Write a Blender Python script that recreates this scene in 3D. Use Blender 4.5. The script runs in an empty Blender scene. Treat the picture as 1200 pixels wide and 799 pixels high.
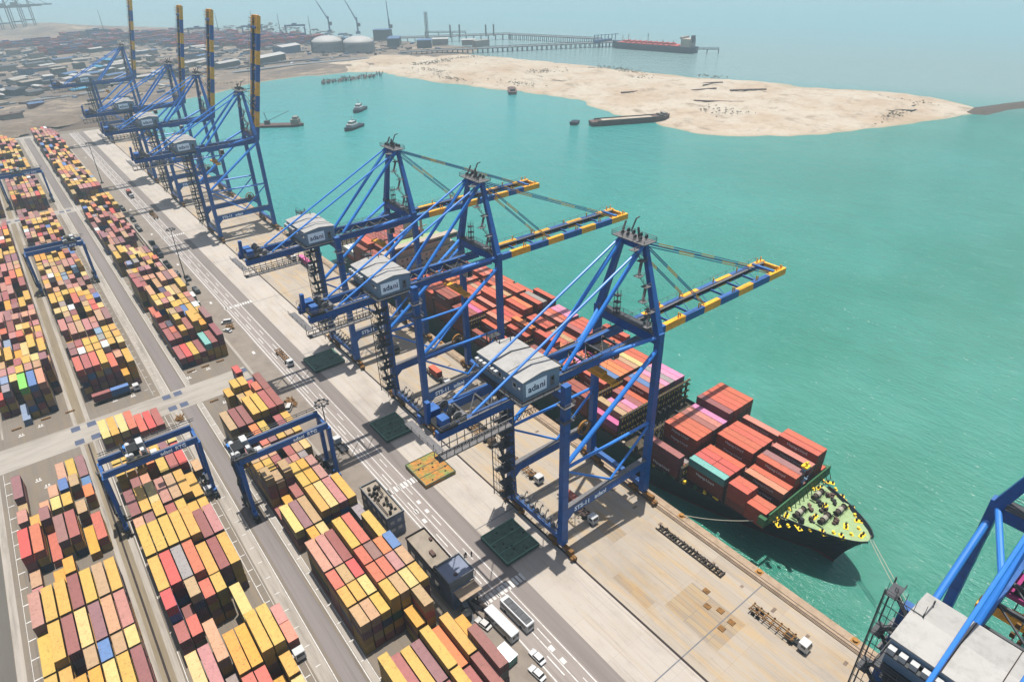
import bpy, math, random
import numpy as np
from mathutils import Vector, Matrix
R = math.radians
random.seed(7); rng = np.random.default_rng(7)
scene = bpy.context.scene; col = scene.collection

# ---------------- camera, sky, sun, exposure ----------------
CAM = (0.0, 0.0, 140.0); YAW, PITCH, ROLL = R(37.3717), R(30.5148), R(1.4842)
fw = Vector((math.sin(YAW)*math.cos(PITCH), math.cos(YAW)*math.cos(PITCH), -math.sin(PITCH)))
rt = Vector((math.cos(YAW), -math.sin(YAW), 0)); dn = fw.cross(rt)
r2 = math.cos(ROLL)*rt + math.sin(ROLL)*dn; d2 = -math.sin(ROLL)*rt + math.cos(ROLL)*dn
cd = bpy.data.cameras.new('camera'); cam = bpy.data.objects.new('camera', cd); col.objects.link(cam)
mw = Matrix.Identity(4)
for i in range(3):
    mw[i][0] = r2[i]; mw[i][1] = -d2[i]; mw[i][2] = -fw[i]; mw[i][3] = CAM[i]
cam.matrix_world = mw
cd.sensor_width = 36; cd.lens = 22.82; cd.clip_start = 1; cd.clip_end = 60000
scene.camera = cam
SE, SA = R(82.4), R(54)           # sun height, azimuth from +Y towards +X
w = bpy.data.worlds.new("World"); scene.world = w; w.use_nodes = True
nt = w.node_tree; nt.nodes.clear()
o = nt.nodes.new('ShaderNodeOutputWorld'); b = nt.nodes.new('ShaderNodeBackground'); s = nt.nodes.new('ShaderNodeTexSky')
s.sky_type = 'NISHITA'; s.sun_disc = False; s.sun_elevation = SE; s.sun_rotation = SA
s.dust_density = 3.0; s.air_density = 1.0; b.inputs[1].default_value = 0.085
nt.links.new(s.outputs[0], b.inputs[0]); nt.links.new(b.outputs[0], o.inputs[0])
sl = bpy.data.lights.new('sun', 'SUN'); sl.energy = 5.0; sl.angle = R(0.53); sl.color = (1, 0.95, 0.87)
so = bpy.data.objects.new('sun', sl); col.objects.link(so)
sd = Vector((math.sin(SA)*math.cos(SE), math.cos(SA)*math.cos(SE), math.sin(SE)))
so.rotation_euler = sd.to_track_quat('Z', 'Y').to_euler(); so.location = sd*400
scene.view_settings.view_transform = 'Standard'; scene.view_settings.look = 'None'
scene.view_settings.exposure = 0.58; scene.view_settings.gamma = 1; scene.view_settings.use_curve_mapping = False
scene.render.engine = 'CYCLES'
scene.cycles.max_bounces = 5; scene.cycles.diffuse_bounces = 2; scene.cycles.glossy_bounces = 2
scene.cycles.transparent_max_bounces = 6; scene.cycles.volume_bounces = 0; scene.cycles.caustics_reflective = False

# ---------------- helpers ----------------
def lin(c, k=0.52):     # sRGB reference value under full sun -> base colour
    return tuple(k*(v/255)/12.92 if v/255 <= 0.04045 else k*((v/255+0.055)/1.055)**2.4 for v in c)
def tag(o, label=None, cat=None, group=None, kind=None):
    if label: o['label'] = label
    if cat: o['category'] = cat
    if group: o['group'] = group
    if kind: o['kind'] = kind
    return o
def empty(name, loc, rz=0, label=None, cat=None, group=None):
    o = bpy.data.objects.new(name, None); col.objects.link(o)
    o.location = loc; o.rotation_euler = (0, 0, rz); o.empty_display_size = 1
    return tag(o, label, cat, group)
def kids(o): return [c for c in KID.get(o.name, [])]
KID = {}
def link(o, parent=None):
    col.objects.link(o)
    if parent is not None:
        o.parent = parent; KID.setdefault(parent.name, []).append(o)
    return o
def copy_tree(o, parent=None):
    c = o.copy(); link(c, parent)
    for ch in list(KID.get(o.name, [])): copy_tree(ch, c)
    return c
class MB:
    """collects boxes, bars, tubes and sheets into one mesh"""
    def __init__(s): s.v = []; s.f = []; s.m = []; s.c = []
    def add(s, V, Fs, mi=0, c=None):
        n = len(s.v); s.v += [tuple(p) for p in V]
        for f in Fs:
            s.f.append(tuple(n+i for i in f)); s.m.append(mi); s.c.append(c)
        return s
    def box(s, x0, x1, y0, y1, z0, z1, mi=0, c=None, rz=0, about=None):
        V = [(x, y, z) for z in (z0, z1) for x, y in ((x0, y0), (x1, y0), (x1, y1), (x0, y1))]
        if rz:
            ax, ay = about or ((x0+x1)/2, (y0+y1)/2); cs, sn = math.cos(rz), math.sin(rz)
            V = [(ax+(x-ax)*cs-(y-ay)*sn, ay+(x-ax)*sn+(y-ay)*cs, z) for x, y, z in V]
        return s.add(V, [(0, 3, 2, 1), (4, 5, 6, 7), (0, 1, 5, 4), (1, 2, 6, 5), (2, 3, 7, 6), (3, 0, 4, 7)], mi, c)
    def frame(s, p, q):
        d = (Vector(q)-Vector(p)); L = d.length; d = d/L if L else Vector((0, 0, 1))
        up = Vector((0, 0, 1)) if abs(d.z) < 0.98 else Vector((0, 1, 0))
        a = d.cross(up).normalized(); b_ = a.cross(d).normalized()
        return a, b_
    def bar(s, p, q, wd, ht=None, mi=0, w2=None, h2=None):
        ht = ht or wd; w2 = w2 or wd; h2 = h2 or ht
        a, b_ = s.frame(p, q); V = []
        for P, ww, hh in ((Vector(p), wd, ht), (Vector(q), w2, h2)):
            for i, j in ((-1, -1), (1, -1), (1, 1), (-1, 1)): V.append(P+a*(i*ww/2)+b_*(j*hh/2))
        return s.add(V, [(0, 1, 2, 3), (7, 6, 5, 4), (0, 4, 5, 1), (1, 5, 6, 2), (2, 6, 7, 3), (3, 7, 4, 0)], mi)
    def tube(s, p, q, r, n=8, mi=0, r2=None, cap=True):
        r2 = r if r2 is None else r2; a, b_ = s.frame(p, q); V = []
        for P, rr in ((Vector(p), r), (Vector(q), r2)):
            for k in range(n):
                t = 2*math.pi*k/n; V.append(P+a*(rr*math.cos(t))+b_*(rr*math.sin(t)))
        Fs = [(k, (k+1) % n, n+(k+1) % n, n+k) for k in range(n)]
        if cap: Fs += [tuple(range(n-1, -1, -1)), tuple(range(n, 2*n))]
        return s.add(V, Fs, mi)
    def path(s, pts, r, n=6, mi=0):
        for a, b_ in zip(pts[:-1], pts[1:]): s.tube(a, b_, r, n, mi)
        return s
    def prism(s, poly, z0, z1, mi=0):
        n = len(poly)
        V = [(x, y, z0) for x, y in poly]+[(x, y, z1) for x, y in poly]
        Fs = [tuple(range(n-1, -1, -1)), tuple(range(n, 2*n))]+[(k, (k+1) % n, n+(k+1) % n, n+k) for k in range(n)]
        return s.add(V, Fs, mi)
    def loft(s, rings, mi=0, cap=True):
        n = len(rings[0]); V = [p for r_ in rings for p in r_]; Fs = []
        for i in range(len(rings)-1):
            for k in range(n): Fs.append((i*n+k, i*n+(k+1) % n, (i+1)*n+(k+1) % n, (i+1)*n+k))
        if cap: Fs += [tuple(range(n-1, -1, -1)), tuple((len(rings)-1)*n+k for k in range(n))]
        return s.add(V, Fs, mi)
    def rail(s, p, q, h=1.1, mi=0, step=3.0, t=0.09):
        p = Vector(p); q = Vector(q); L = (q-p).length; n = max(1, int(L/step))
        s.bar(p+Vector((0, 0, h)), q+Vector((0, 0, h)), t, t, mi); s.bar(p+Vector((0, 0, h/2)), q+Vector((0, 0, h/2)), t*.8, t*.8, mi)
        for i in range(n+1):
            P = p.lerp(q, i/n); s.bar(P, P+Vector((0, 0, h)), t, t, mi)
        return s
    def build(s, name, mats, parent=None, smooth=False):
        me = bpy.data.meshes.new(name); me.from_pydata(s.v, [], s.f); 
        if not isinstance(mats, (list, tuple)): mats = [mats]
        for m in mats: me.materials.append(m)
        if len(mats) > 1: me.polygons.foreach_set('material_index', s.m)
        if any(c is not None for c in s.c):
            at = me.color_attributes.new('Col', 'FLOAT_COLOR', 'CORNER'); arr = []
            for f, c in zip(s.f, s.c): arr += list((*c, 1.0))*len(f)
            at.data.foreach_set('color', arr)
        if smooth: me.polygons.foreach_set('use_smooth', [True]*len(me.polygons))
        me.update()
        return link(bpy.data.objects.new(name, me), parent)

def N(nt, t, **kw):
    n = nt.nodes.new(t)
    for k, v in kw.items(): setattr(n, k, v)
    return n
def mat(name, rgb, rough=0.6, metal=0.0, var=0.12, vscale=0.5, spec=0.35, bump=0.0, bscale=2.0, dirt=None, dirt_amt=0.0, dscale=0.2, topdust=None, objcol=False, attr=False, stretch=None, top_lit=0, dlo=0.48):
    m = bpy.data.materials.new(name); m.use_nodes = True; nt = m.node_tree; L = nt.links
    p = nt.nodes['Principled BSDF']; p.inputs['Roughness'].default_value = rough; p.inputs['Metallic'].default_value = metal
    p.inputs['Specular IOR Level'].default_value = spec
    g = N(nt, 'ShaderNodeNewGeometry'); vec = g.outputs['Position']
    if stretch:
        mp = N(nt, 'ShaderNodeMapping'); mp.inputs['Scale'].default_value = stretch; L.new(vec, mp.inputs['Vector']); vec = mp.outputs[0]
    ns = N(nt, 'ShaderNodeTexNoise'); ns.inputs['Scale'].default_value = vscale; ns.inputs['Detail'].default_value = 5; ns.inputs['Roughness'].default_value = 0.65; L.new(vec, ns.inputs['Vector'])
    mr = N(nt, 'ShaderNodeMapRange'); mr.inputs[1].default_value = 0.3; mr.inputs[2].default_value = 0.7; mr.inputs[3].default_value = 1-var; mr.inputs[4].default_value = 1+var; L.new(ns.outputs[0], mr.inputs[0])
    if objcol: src = N(nt, 'ShaderNodeObjectInfo').outputs['Color']
    elif attr:
        a = N(nt, 'ShaderNodeVertexColor', layer_name='Col'); src = a.outputs['Color']
    else:
        c = N(nt, 'ShaderNodeRGB'); c.outputs[0].default_value = (*rgb, 1); src = c.outputs[0]
    if top_lit:  # upward faces brightened in the colour, for stronger contrast of sun and shade
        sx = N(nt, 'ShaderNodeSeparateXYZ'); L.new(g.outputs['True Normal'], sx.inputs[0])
        m1 = N(nt, 'ShaderNodeMapRange'); m1.inputs[1].default_value = 0.5; m1.inputs[2].default_value = 0.9; m1.inputs[3].default_value = 1; m1.inputs[4].default_value = top_lit; L.new(sx.outputs['Z'], m1.inputs[0])
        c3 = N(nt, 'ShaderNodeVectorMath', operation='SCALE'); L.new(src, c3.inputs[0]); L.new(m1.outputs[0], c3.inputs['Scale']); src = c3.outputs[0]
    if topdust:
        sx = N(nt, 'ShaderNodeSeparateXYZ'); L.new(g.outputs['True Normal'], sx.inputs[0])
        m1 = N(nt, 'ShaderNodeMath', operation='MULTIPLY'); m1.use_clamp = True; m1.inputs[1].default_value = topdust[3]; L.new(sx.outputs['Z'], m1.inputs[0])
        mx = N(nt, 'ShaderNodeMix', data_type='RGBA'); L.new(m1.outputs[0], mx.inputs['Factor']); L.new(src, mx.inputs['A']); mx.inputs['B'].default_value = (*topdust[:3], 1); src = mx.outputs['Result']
    if dirt:
        n2 = N(nt, 'ShaderNodeTexNoise'); n2.inputs['Scale'].default_value = dscale; n2.inputs['Detail'].default_value = 8; n2.inputs['Roughness'].default_value = 0.7; L.new(vec, n2.inputs['Vector'])
        m2 = N(nt, 'ShaderNodeMapRange'); m2.inputs[1].default_value = dlo; m2.inputs[2].default_value = dlo+.2 if dlo < .5 else dlo+.08; m2.inputs[4].default_value = dirt_amt; L.new(n2.outputs[0], m2.inputs[0])
        mx = N(nt, 'ShaderNodeMix', data_type='RGBA'); L.new(m2.outputs[0], mx.inputs['Factor']); L.new(src, mx.inputs['A']); mx.inputs['B'].default_value = (*dirt, 1); src = mx.outputs['Result']
    mul = N(nt, 'ShaderNodeVectorMath', operation='MULTIPLY'); cb = N(nt, 'ShaderNodeCombineXYZ')
    for i in range(3): L.new(mr.outputs[0], cb.inputs[i])
    L.new(src, mul.inputs[0]); L.new(cb.outputs[0], mul.inputs[1]); L.new(mul.outputs[0], p.inputs['Base Color'])
    if bump:
        n3 = N(nt, 'ShaderNodeTexNoise'); n3.inputs['Scale'].default_value = bscale; n3.inputs['Detail'].default_value = 4; L.new(vec, n3.inputs['Vector'])
        bp = N(nt, 'ShaderNodeBump'); bp.inputs['Strength'].default_value = bump; bp.inputs['Distance'].default_value = 0.3; L.new(n3.outputs[0], bp.inputs['Height']); L.new(bp.outputs[0], p.inputs['Normal'])
    return m
M = {}
DUST = (*lin((190, 176, 160)), 0.0)
def mm(k, rgb, kk=0.5, **kw): M[k] = mat(k, lin(rgb, kk), **kw); return M[k]
mm('crane_blue', (2, 86, 162), kk=0.78, rough=0.42, var=0.14, vscale=0.35, spec=0.3, dirt=lin((14, 44, 90)), dirt_amt=0.4, dscale=0.6, topdust=(*lin((150, 165, 185)), 0.22))
mm('pipe_blue', (18, 124, 225), kk=0.75, rough=0.38, var=0.08, spec=0.5, topdust=(*lin((110, 165, 220)), 0.35))
mm('crane_yellow', (236, 166, 36), kk=0.85, rough=0.5, var=0.15, vscale=0.4, dirt=lin((120, 78, 25)), dirt_amt=0.35, dscale=0.9)
mm('rust_yellow', (150, 104, 40), rough=0.7, var=0.3, vscale=1.2, dirt=lin((60, 40, 24)), dirt_amt=0.8, dscale=0.8)
mm('steel_grey', (92, 94, 98), rough=0.55, var=0.25, vscale=0.8, metal=0.2)
mm('galv', (128, 126, 128), rough=0.6, var=0.25, vscale=1.5)
mm('dark', (26, 27, 30), rough=0.7, var=0.2)
mm('rubber', (18, 18, 19), rough=0.85, var=0.1)
mm('house_wall', (112, 132, 152), kk=1.0, rough=0.5, var=0.05, topdust=(0.5, 0.5, 0.5, 0.0))
mm('house_roof', (196, 194, 190), rough=0.55, var=0.06, vscale=0.4, dirt=lin((150, 148, 145)), dirt_amt=0.5, dscale=0.5)
mm('white', (222, 224, 224), rough=0.5, var=0.05)
mm('sign_white', (222, 234, 244), kk=1.1, rough=0.5, var=0.02)
mm('letter_blue', (40, 72, 120), rough=0.5, var=0.02)
mm('letter_purple', (105, 62, 110), rough=0.5, var=0.02)
mm('glass', (24, 34, 44), rough=0.12, var=0.05, spec=0.7)
mm('rope', (190, 186, 168), rough=0.9, var=0.1)
mm('cable', (40, 44, 52), rough=0.7, var=0.1)
mm('magenta', (190, 60, 140), rough=0.5)
mm('concrete_grey', (138, 140, 142), rough=0.85, var=0.1, vscale=0.4, dirt=lin((90, 92, 95)), dirt_amt=0.6, dscale=0.35)
mm('roof_slab', (176, 164, 148), rough=0.9, var=0.12, vscale=0.5, dirt=lin((140, 128, 112)), dirt_amt=0.5)
mm('facade', (112, 120, 138), kk=.85, rough=0.8, var=0.1)
mm('paint_white', (232, 230, 226), kk=.58, rough=0.8, var=0.12, vscale=1.5, dirt=lin((170, 164, 156)), dirt_amt=0.5, dscale=0.8)
mm('hatch_green', (72, 98, 84), kk=.7, rough=0.7, var=0.25, vscale=0.6, dirt=lin((44, 48, 44)), dirt_amt=0.7, dscale=0.7)
mm('hatch_orange', (206, 140, 62), rough=0.75, var=0.35, vscale=0.8, dirt=lin((132, 158, 84)), dirt_amt=1.0, dscale=0.32, dlo=.44)
mm('hull_dark', (26, 36, 54), rough=0.5, var=0.1)
mm('hull_red', (128, 38, 42), rough=0.55, var=0.15)
mm('hull_rust', (116, 88, 80), rough=0.8, var=0.25, vscale=0.3, dirt=lin((50, 42, 44)), dirt_amt=0.7)
mm('deck_green', (160, 186, 134), kk=.6, rough=0.7, var=0.15, vscale=1.0, dirt=lin((160, 176, 130)), dirt_amt=0.5, dscale=0.8)
mm('green', (50, 112, 66), rough=0.6, var=0.12)
mm('ship_yellow', (240, 200, 40), kk=.75, rough=0.6, var=0.1)
mm('ship_cream', (206, 190, 172), rough=0.6, var=0.08)
mm('deck_brown', (96, 84, 66), rough=0.85, var=0.4, vscale=0.9, dirt=lin((40, 44, 40)), dirt_amt=0.9, dscale=0.5)
mm('rail_steel', (78, 62, 54), rough=0.6, var=0.2)
mm('slot_dark', (62, 52, 50), rough=0.9, var=0.2)
mm('cap_tan', (196, 172, 146), rough=0.9, var=0.14, vscale=0.4, dirt=lin((140, 116, 92)), dirt_amt=0.6, dscale=0.5)
mm('bollard_orange', (198, 140, 60), rough=0.7, var=0.2)
mm('teal_box', (120, 170, 150), rough=0.6)
mm('shirt_dark', (40, 44, 58), rough=0.9); mm('shirt_orange', (210, 110, 50), rough=0.9); mm('skin', (120, 82, 62), rough=0.7); mm('hair', (22, 18, 16), rough=0.8)
mm('tank_white', (206, 204, 200), rough=0.6, var=0.06); mm('tank_wall', (165, 166, 168), rough=0.7, var=0.08)
mm('roof_blue', (86, 120, 165), rough=0.6, var=0.15); mm('roof_teal', (70, 160, 200), rough=0.6, var=0.1)
mm('wall_pale', (170, 160, 148), rough=0.8, var=0.15)
mm('wall_dark', (90, 92, 100), rough=0.8, var=0.15)
mm('tanker_red', (206, 84, 76), kk=.6, rough=0.7, var=0.25, vscale=0.3, dirt=lin((120, 60, 60)), dirt_amt=0.6)
mm('tanker_hull', (36, 48, 78), rough=0.5)
mm('timber', (84, 74, 66), rough=0.9, var=0.3)
mm('leaf', (164, 152, 124), rough=0.8, var=0.3)
mm('rock', (96, 86, 76), rough=0.95, var=0.35, vscale=0.25, bump=0.8, bscale=0.6)
mm('mound', (132, 116, 100), rough=0.95, var=0.35, vscale=0.08, bump=0.5, bscale=0.3)
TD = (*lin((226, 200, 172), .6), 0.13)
M['cont'] = mat('container_paint', (1, 1, 1), rough=0.6, var=0.09, vscale=0.7, objcol=True, topdust=TD, top_lit=1.95, dirt=lin((104, 70, 52)), dirt_amt=0.5, dscale=1.9, dlo=.56)  # roof colour raised above the sides to paint in sunlit contrast
M['cont_attr'] = mat('container_paint_many', (1, 1, 1), rough=0.6, var=0.09, vscale=0.7, attr=True, topdust=TD, top_lit=1.95, dirt=lin((104, 70, 52)), dirt_amt=0.5, dscale=1.9, dlo=.56)
M['truckpaint'] = mat('vehicle_paint', (1, 1, 1), rough=0.35, var=0.04, objcol=True, spec=0.5)

def text_obj(txt, size, loc, ux, uy, m, parent, name='lettering', thick=0.03, bold=0.02):
    cu = bpy.data.curves.new('t', 'FONT'); cu.body = txt; cu.size = size; cu.align_x = 'CENTER'; cu.align_y = 'CENTER'; cu.extrude = thick; cu.offset = bold
    cu.resolution_u = 3
    t = bpy.data.objects.new('t', cu); col.objects.link(t)
    me = bpy.data.meshes.new_from_object(t.evaluated_get(bpy.context.evaluated_depsgraph_get()))
    bpy.data.objects.remove(t); bpy.data.curves.remove(cu)
    ux = Vector(ux).normalized(); uy = Vector(uy).normalized(); uz = ux.cross(uy)
    mt = Matrix(((ux.x, uy.x, uz.x, loc[0]), (ux.y, uy.y, uz.y, loc[1]), (ux.z, uy.z, uz.z, loc[2]), (0, 0, 0, 1)))
    me.transform(mt); me.materials.clear(); me.materials.append(m if not isinstance(m, str) else M[m])
    me.name = name
    return link(bpy.data.objects.new(name, me), parent)
# ---------------- setting: sea, land, port pavement ----------------
def struct(o): o['kind'] = 'structure'; return o
def ground_mat(name, rgb, **kw): return mat(name, lin(rgb), rough=0.92, spec=0.2, **kw)
def slab_mat(name, c1, c2, stain, sx, sy, stain_amt=0.5, mortar=(150, 140, 130)):
    m = bpy.data.materials.new(name); m.use_nodes = True; nt = m.node_tree; L = nt.links; p = nt.nodes['Principled BSDF']
    p.inputs['Roughness'].default_value = 0.9; p.inputs['Specular IOR Level'].default_value = 0.2
    g = N(nt, 'ShaderNodeNewGeometry'); mp = N(nt, 'ShaderNodeMapping'); L.new(g.outputs['Position'], mp.inputs['Vector'])
    mp.inputs['Rotation'].default_value = (0, 0, R(90))
    br = N(nt, 'ShaderNodeTexBrick'); br.offset = 0.0; br.inputs['Color1'].default_value = (*lin(c1), 1); br.inputs['Color2'].default_value = (*lin(c2), 1); br.inputs['Mortar'].default_value = (*lin(mortar), 1)
    br.inputs['Scale'].default_value = 1; br.inputs['Mortar Size'].default_value = 0.07; br.inputs['Brick Width'].default_value = sy; br.inputs['Row Height'].default_value = sx; br.inputs['Mortar Smooth'].default_value = 0.3
    L.new(mp.outputs[0], br.inputs['Vector']); src = br.outputs['Color']
    for sc, st, c, a, lo, hi in ((0.4, (1, 0.13, 1), stain, stain_amt, 0.47, 0.66), (0.06, (1, 0.5, 1), (150, 142, 136), 0.45, 0.5, 0.7), (0.9, (1, 0.3, 1), (120, 112, 106), 0.35, 0.58, 0.75), (1.6, (1, 0.015, 1), (112, 102, 96), 0.42, 0.54, 0.68)):
        m2 = N(nt, 'ShaderNodeMapping'); m2.inputs['Scale'].default_value = st; L.new(g.outputs['Position'], m2.inputs['Vector'])
        n = N(nt, 'ShaderNodeTexNoise'); n.inputs['Scale'].default_value = sc; n.inputs['Detail'].default_value = 8; n.inputs['Roughness'].default_value = 0.68; L.new(m2.outputs[0], n.inputs['Vector'])
        r_ = N(nt, 'ShaderNodeMapRange'); r_.inputs[1].default_value = lo; r_.inputs[2].default_value = hi; r_.inputs[4].default_value = a; L.new(n.outputs[0], r_.inputs[0])
        mx = N(nt, 'ShaderNodeMix', data_type='RGBA'); L.new(r_.outputs[0], mx.inputs['Factor']); L.new(src, mx.inputs['A']); mx.inputs['B'].default_value = (*lin(c), 1); src = mx.outputs['Result']
    L.new(src, p.inputs['Base Color']); return m
# sea
def water_mat():
    m = bpy.data.materials.new('sea_water'); m.use_nodes = True; nt = m.node_tree; L = nt.links; p = nt.nodes['Principled BSDF']
    p.inputs['Roughness'].default_value = 0.13; p.inputs['IOR'].default_value = 1.33; p.inputs['Specular IOR Level'].default_value = 0.5
    g = N(nt, 'ShaderNodeNewGeometry'); sx = N(nt, 'ShaderNodeSeparateXYZ'); L.new(g.outputs['Position'], sx.inputs[0])
    def mrange(src, a, b_, c=0, d=1):
        r_ = N(nt, 'ShaderNodeMapRange'); r_.inputs[1].default_value = a; r_.inputs[2].default_value = b_; r_.inputs[3].default_value = c; r_.inputs[4].default_value = d; L.new(src, r_.inputs[0]); return r_.outputs[0]
    def mix(f, a, b_):
        mx = N(nt, 'ShaderNodeMix', data_type='RGBA'); L.new(f, mx.inputs['Factor'])
        for s_, v in (('A', a), ('B', b_)):
            if isinstance(v, tuple): mx.inputs[s_].default_value = (*lin(v, .52), 1)
            else: L.new(v, mx.inputs[s_])
        return mx.outputs['Result']
    n = N(nt, 'ShaderNodeTexNoise'); n.inputs['Scale'].default_value = 0.006; n.inputs['Detail'].default_value = 6; n.inputs['Roughness'].default_value = 0.6; L.new(g.outputs['Position'], n.inputs['Vector'])
    n2 = N(nt, 'ShaderNodeTexNoise'); n2.inputs['Scale'].default_value = 0.05; n2.inputs['Detail'].default_value = 8; n2.inputs['Roughness'].default_value = 0.7; L.new(g.outputs['Position'], n2.inputs['Vector'])
    c = mix(mrange(sx.outputs['Y'], 60, 620), WC[0], WC[1])
    c = mix(mrange(n.outputs[0], 0.42, 0.68, 0, 0.5), c, WC[2])
    c = mix(mrange(n2.outputs[0], 0.45, 0.75, 0, 0.22), c, WC[3])
    # silty open water beyond the sand spit
    a_ = N(nt, 'ShaderNodeMath', operation='ADD'); t1 = N(nt, 'ShaderNodeMath', operation='MULTIPLY'); t1.inputs[1].default_value = 0.35; L.new(sx.outputs['Y'], t1.inputs[0]); L.new(sx.outputs['X'], a_.inputs[0]); L.new(t1.outputs[0], a_.inputs[1])
    c = mix(mrange(a_.outputs[0], 850, 1020, 0, 0.85), c, WC[4])
    c = mix(mrange(a_.outputs[0], 1250, 1900, 0, 0.8), c, WC[5])
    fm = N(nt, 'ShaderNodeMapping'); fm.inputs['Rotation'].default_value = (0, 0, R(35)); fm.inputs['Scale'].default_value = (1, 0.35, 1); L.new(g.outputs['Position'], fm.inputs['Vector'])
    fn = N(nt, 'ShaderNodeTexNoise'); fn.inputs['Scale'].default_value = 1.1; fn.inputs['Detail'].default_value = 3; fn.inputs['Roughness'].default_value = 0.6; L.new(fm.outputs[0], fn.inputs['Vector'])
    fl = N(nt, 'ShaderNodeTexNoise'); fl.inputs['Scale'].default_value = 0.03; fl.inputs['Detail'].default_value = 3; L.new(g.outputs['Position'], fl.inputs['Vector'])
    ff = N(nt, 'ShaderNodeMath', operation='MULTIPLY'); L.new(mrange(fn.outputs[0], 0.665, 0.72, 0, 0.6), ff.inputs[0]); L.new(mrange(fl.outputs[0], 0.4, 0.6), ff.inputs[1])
    c = mix(ff.outputs[0], c, (235, 242, 236))  # white flecks paint sun glints into the water colour
    dn_ = N(nt, 'ShaderNodeTexNoise'); dn_.inputs['Scale'].default_value = 0.45; dn_.inputs['Detail'].default_value = 4; L.new(fm.outputs[0], dn_.inputs['Vector'])
    c = mix(mrange(dn_.outputs[0], 0.48, 0.72, 0, 0.28), c, (48, 124, 112))
    L.new(c, p.inputs['Base Color'])
    mp = N(nt, 'ShaderNodeMapping'); mp.inputs['Rotation'].default_value = (0, 0, R(25)); mp.inputs['Scale'].default_value = (1, 0.45, 1); L.new(g.outputs['Position'], mp.inputs['Vector'])
    h2 = N(nt, 'ShaderNodeTexNoise'); h2.inputs['Scale'].default_value = 0.09; h2.inputs['Detail'].default_value = 3; L.new(mp.outputs[0], h2.inputs['Vector'])
    h1 = N(nt, 'ShaderNodeTexNoise'); h1.inputs['Scale'].default_value = 0.75; h1.inputs['Detail'].default_value = 7; h1.inputs['Roughness'].default_value = 0.62; L.new(mp.outputs[0], h1.inputs['Vector'])
    b0 = N(nt, 'ShaderNodeBump'); b0.inputs['Strength'].default_value = 0.5; b0.inputs['Distance'].default_value = 3; L.new(h2.outputs[0], b0.inputs['Height'])
    bp = N(nt, 'ShaderNodeBump'); bp.inputs['Strength'].default_value = 0.8; bp.inputs['Distance'].default_value = 0.9; L.new(h1.outputs[0], bp.inputs['Height']); L.new(b0.outputs[0], bp.inputs['Normal']); L.new(bp.outputs[0], p.inputs['Normal'])
    return m
WC = [(50, 142, 120), (78, 176, 178), (82, 178, 168), (104, 184, 170), (156, 182, 182), (118, 192, 204)]
S = 16000
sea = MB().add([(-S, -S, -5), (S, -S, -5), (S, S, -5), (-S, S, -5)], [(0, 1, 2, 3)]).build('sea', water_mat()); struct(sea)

def inside(P, poly):
    x, y = P[:, 0], P[:, 1]; r = np.zeros(len(P), bool); n = len(poly)
    for i in range(n):
        x1, y1 = poly[i]; x2, y2 = poly[(i+1) % n]
        c = ((y1 > y) != (y2 > y)) & (x < (x2-x1)*(y-y1)/((y2-y1) or 1e-9)+x1); r ^= c
    return r
def edist(P, poly):
    d = np.full(len(P), 1e9); n = len(poly)
    for i in range(n):
        a = np.array(poly[i]); b_ = np.array(poly[(i+1) % n]); ab = b_-a
        t = np.clip(((P-a)@ab)/(ab@ab), 0, 1); d = np.minimum(d, np.hypot(*(P-(a+t[:, None]*ab)).T))
    return d
def vnoise(P, sc, seed=0):
    q = P/sc+seed*17.3; i = np.floor(q).astype(int); f = q-i; f = f*f*(3-2*f)
    h = lambda a, b_: (np.sin(a*127.1+b_*311.7+seed)*43758.5453) % 1
    return (h(i[:, 0], i[:, 1])*(1-f[:, 0])+h(i[:, 0]+1, i[:, 1])*f[:, 0])*(1-f[:, 1])+(h(i[:, 0], i[:, 1]+1)*(1-f[:, 0])+h(i[:, 0]+1, i[:, 1]+1)*f[:, 0])*f[:, 1]
def terrain(name, poly, step, slope, zmax, rel, m, wob=8, hole=None):
    xs = np.arange(min(p[0] for p in poly)-step*2, max(p[0] for p in poly)+step*2, step); ys = np.arange(min(p[1] for p in poly)-step*2, max(p[1] for p in poly)+step*2, step)
    X, Y = np.meshgrid(xs, ys, indexing='ij'); P = np.stack([X.ravel(), Y.ravel()], 1)
    d = edist(P, poly)*np.where(inside(P, poly), 1, -1)+(vnoise(P, 45, 3)-.5)*wob+(vnoise(P, 14, 5)-.5)*wob*.5
    z = -5+np.minimum(d*slope, zmax+5)+np.clip(d/60, 0, 1)*((vnoise(P, 60, 1)-.5)*rel*2+(vnoise(P, 22, 2)-.5)*rel+(vnoise(P, 8, 4)-.5)*rel*.5)
    z = np.maximum(z, -6.5)
    if hole is not None: z = hole(P, z)
    nx, ny = len(xs), len(ys); ok = (z > -6.4).reshape(nx, ny)
    idx = np.arange(nx*ny).reshape(nx, ny)
    q = ok[:-1, :-1] | ok[1:, :-1] | ok[1:, 1:] | ok[:-1, 1:]
    F = np.stack([idx[:-1, :-1][q], idx[1:, :-1][q], idx[1:, 1:][q], idx[:-1, 1:][q]], 1)
    used = np.unique(F); mp = np.full(nx*ny, -1); mp[used] = np.arange(len(used))
    me = bpy.data.meshes.new(name); me.from_pydata(np.column_stack([P, z])[used].tolist(), [], mp[F].tolist()); me.materials.append(m)
    me.polygons.foreach_set('use_smooth', [True]*len(me.polygons)); me.update()
    return struct(link(bpy.data.objects.new(name, me)))
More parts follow.
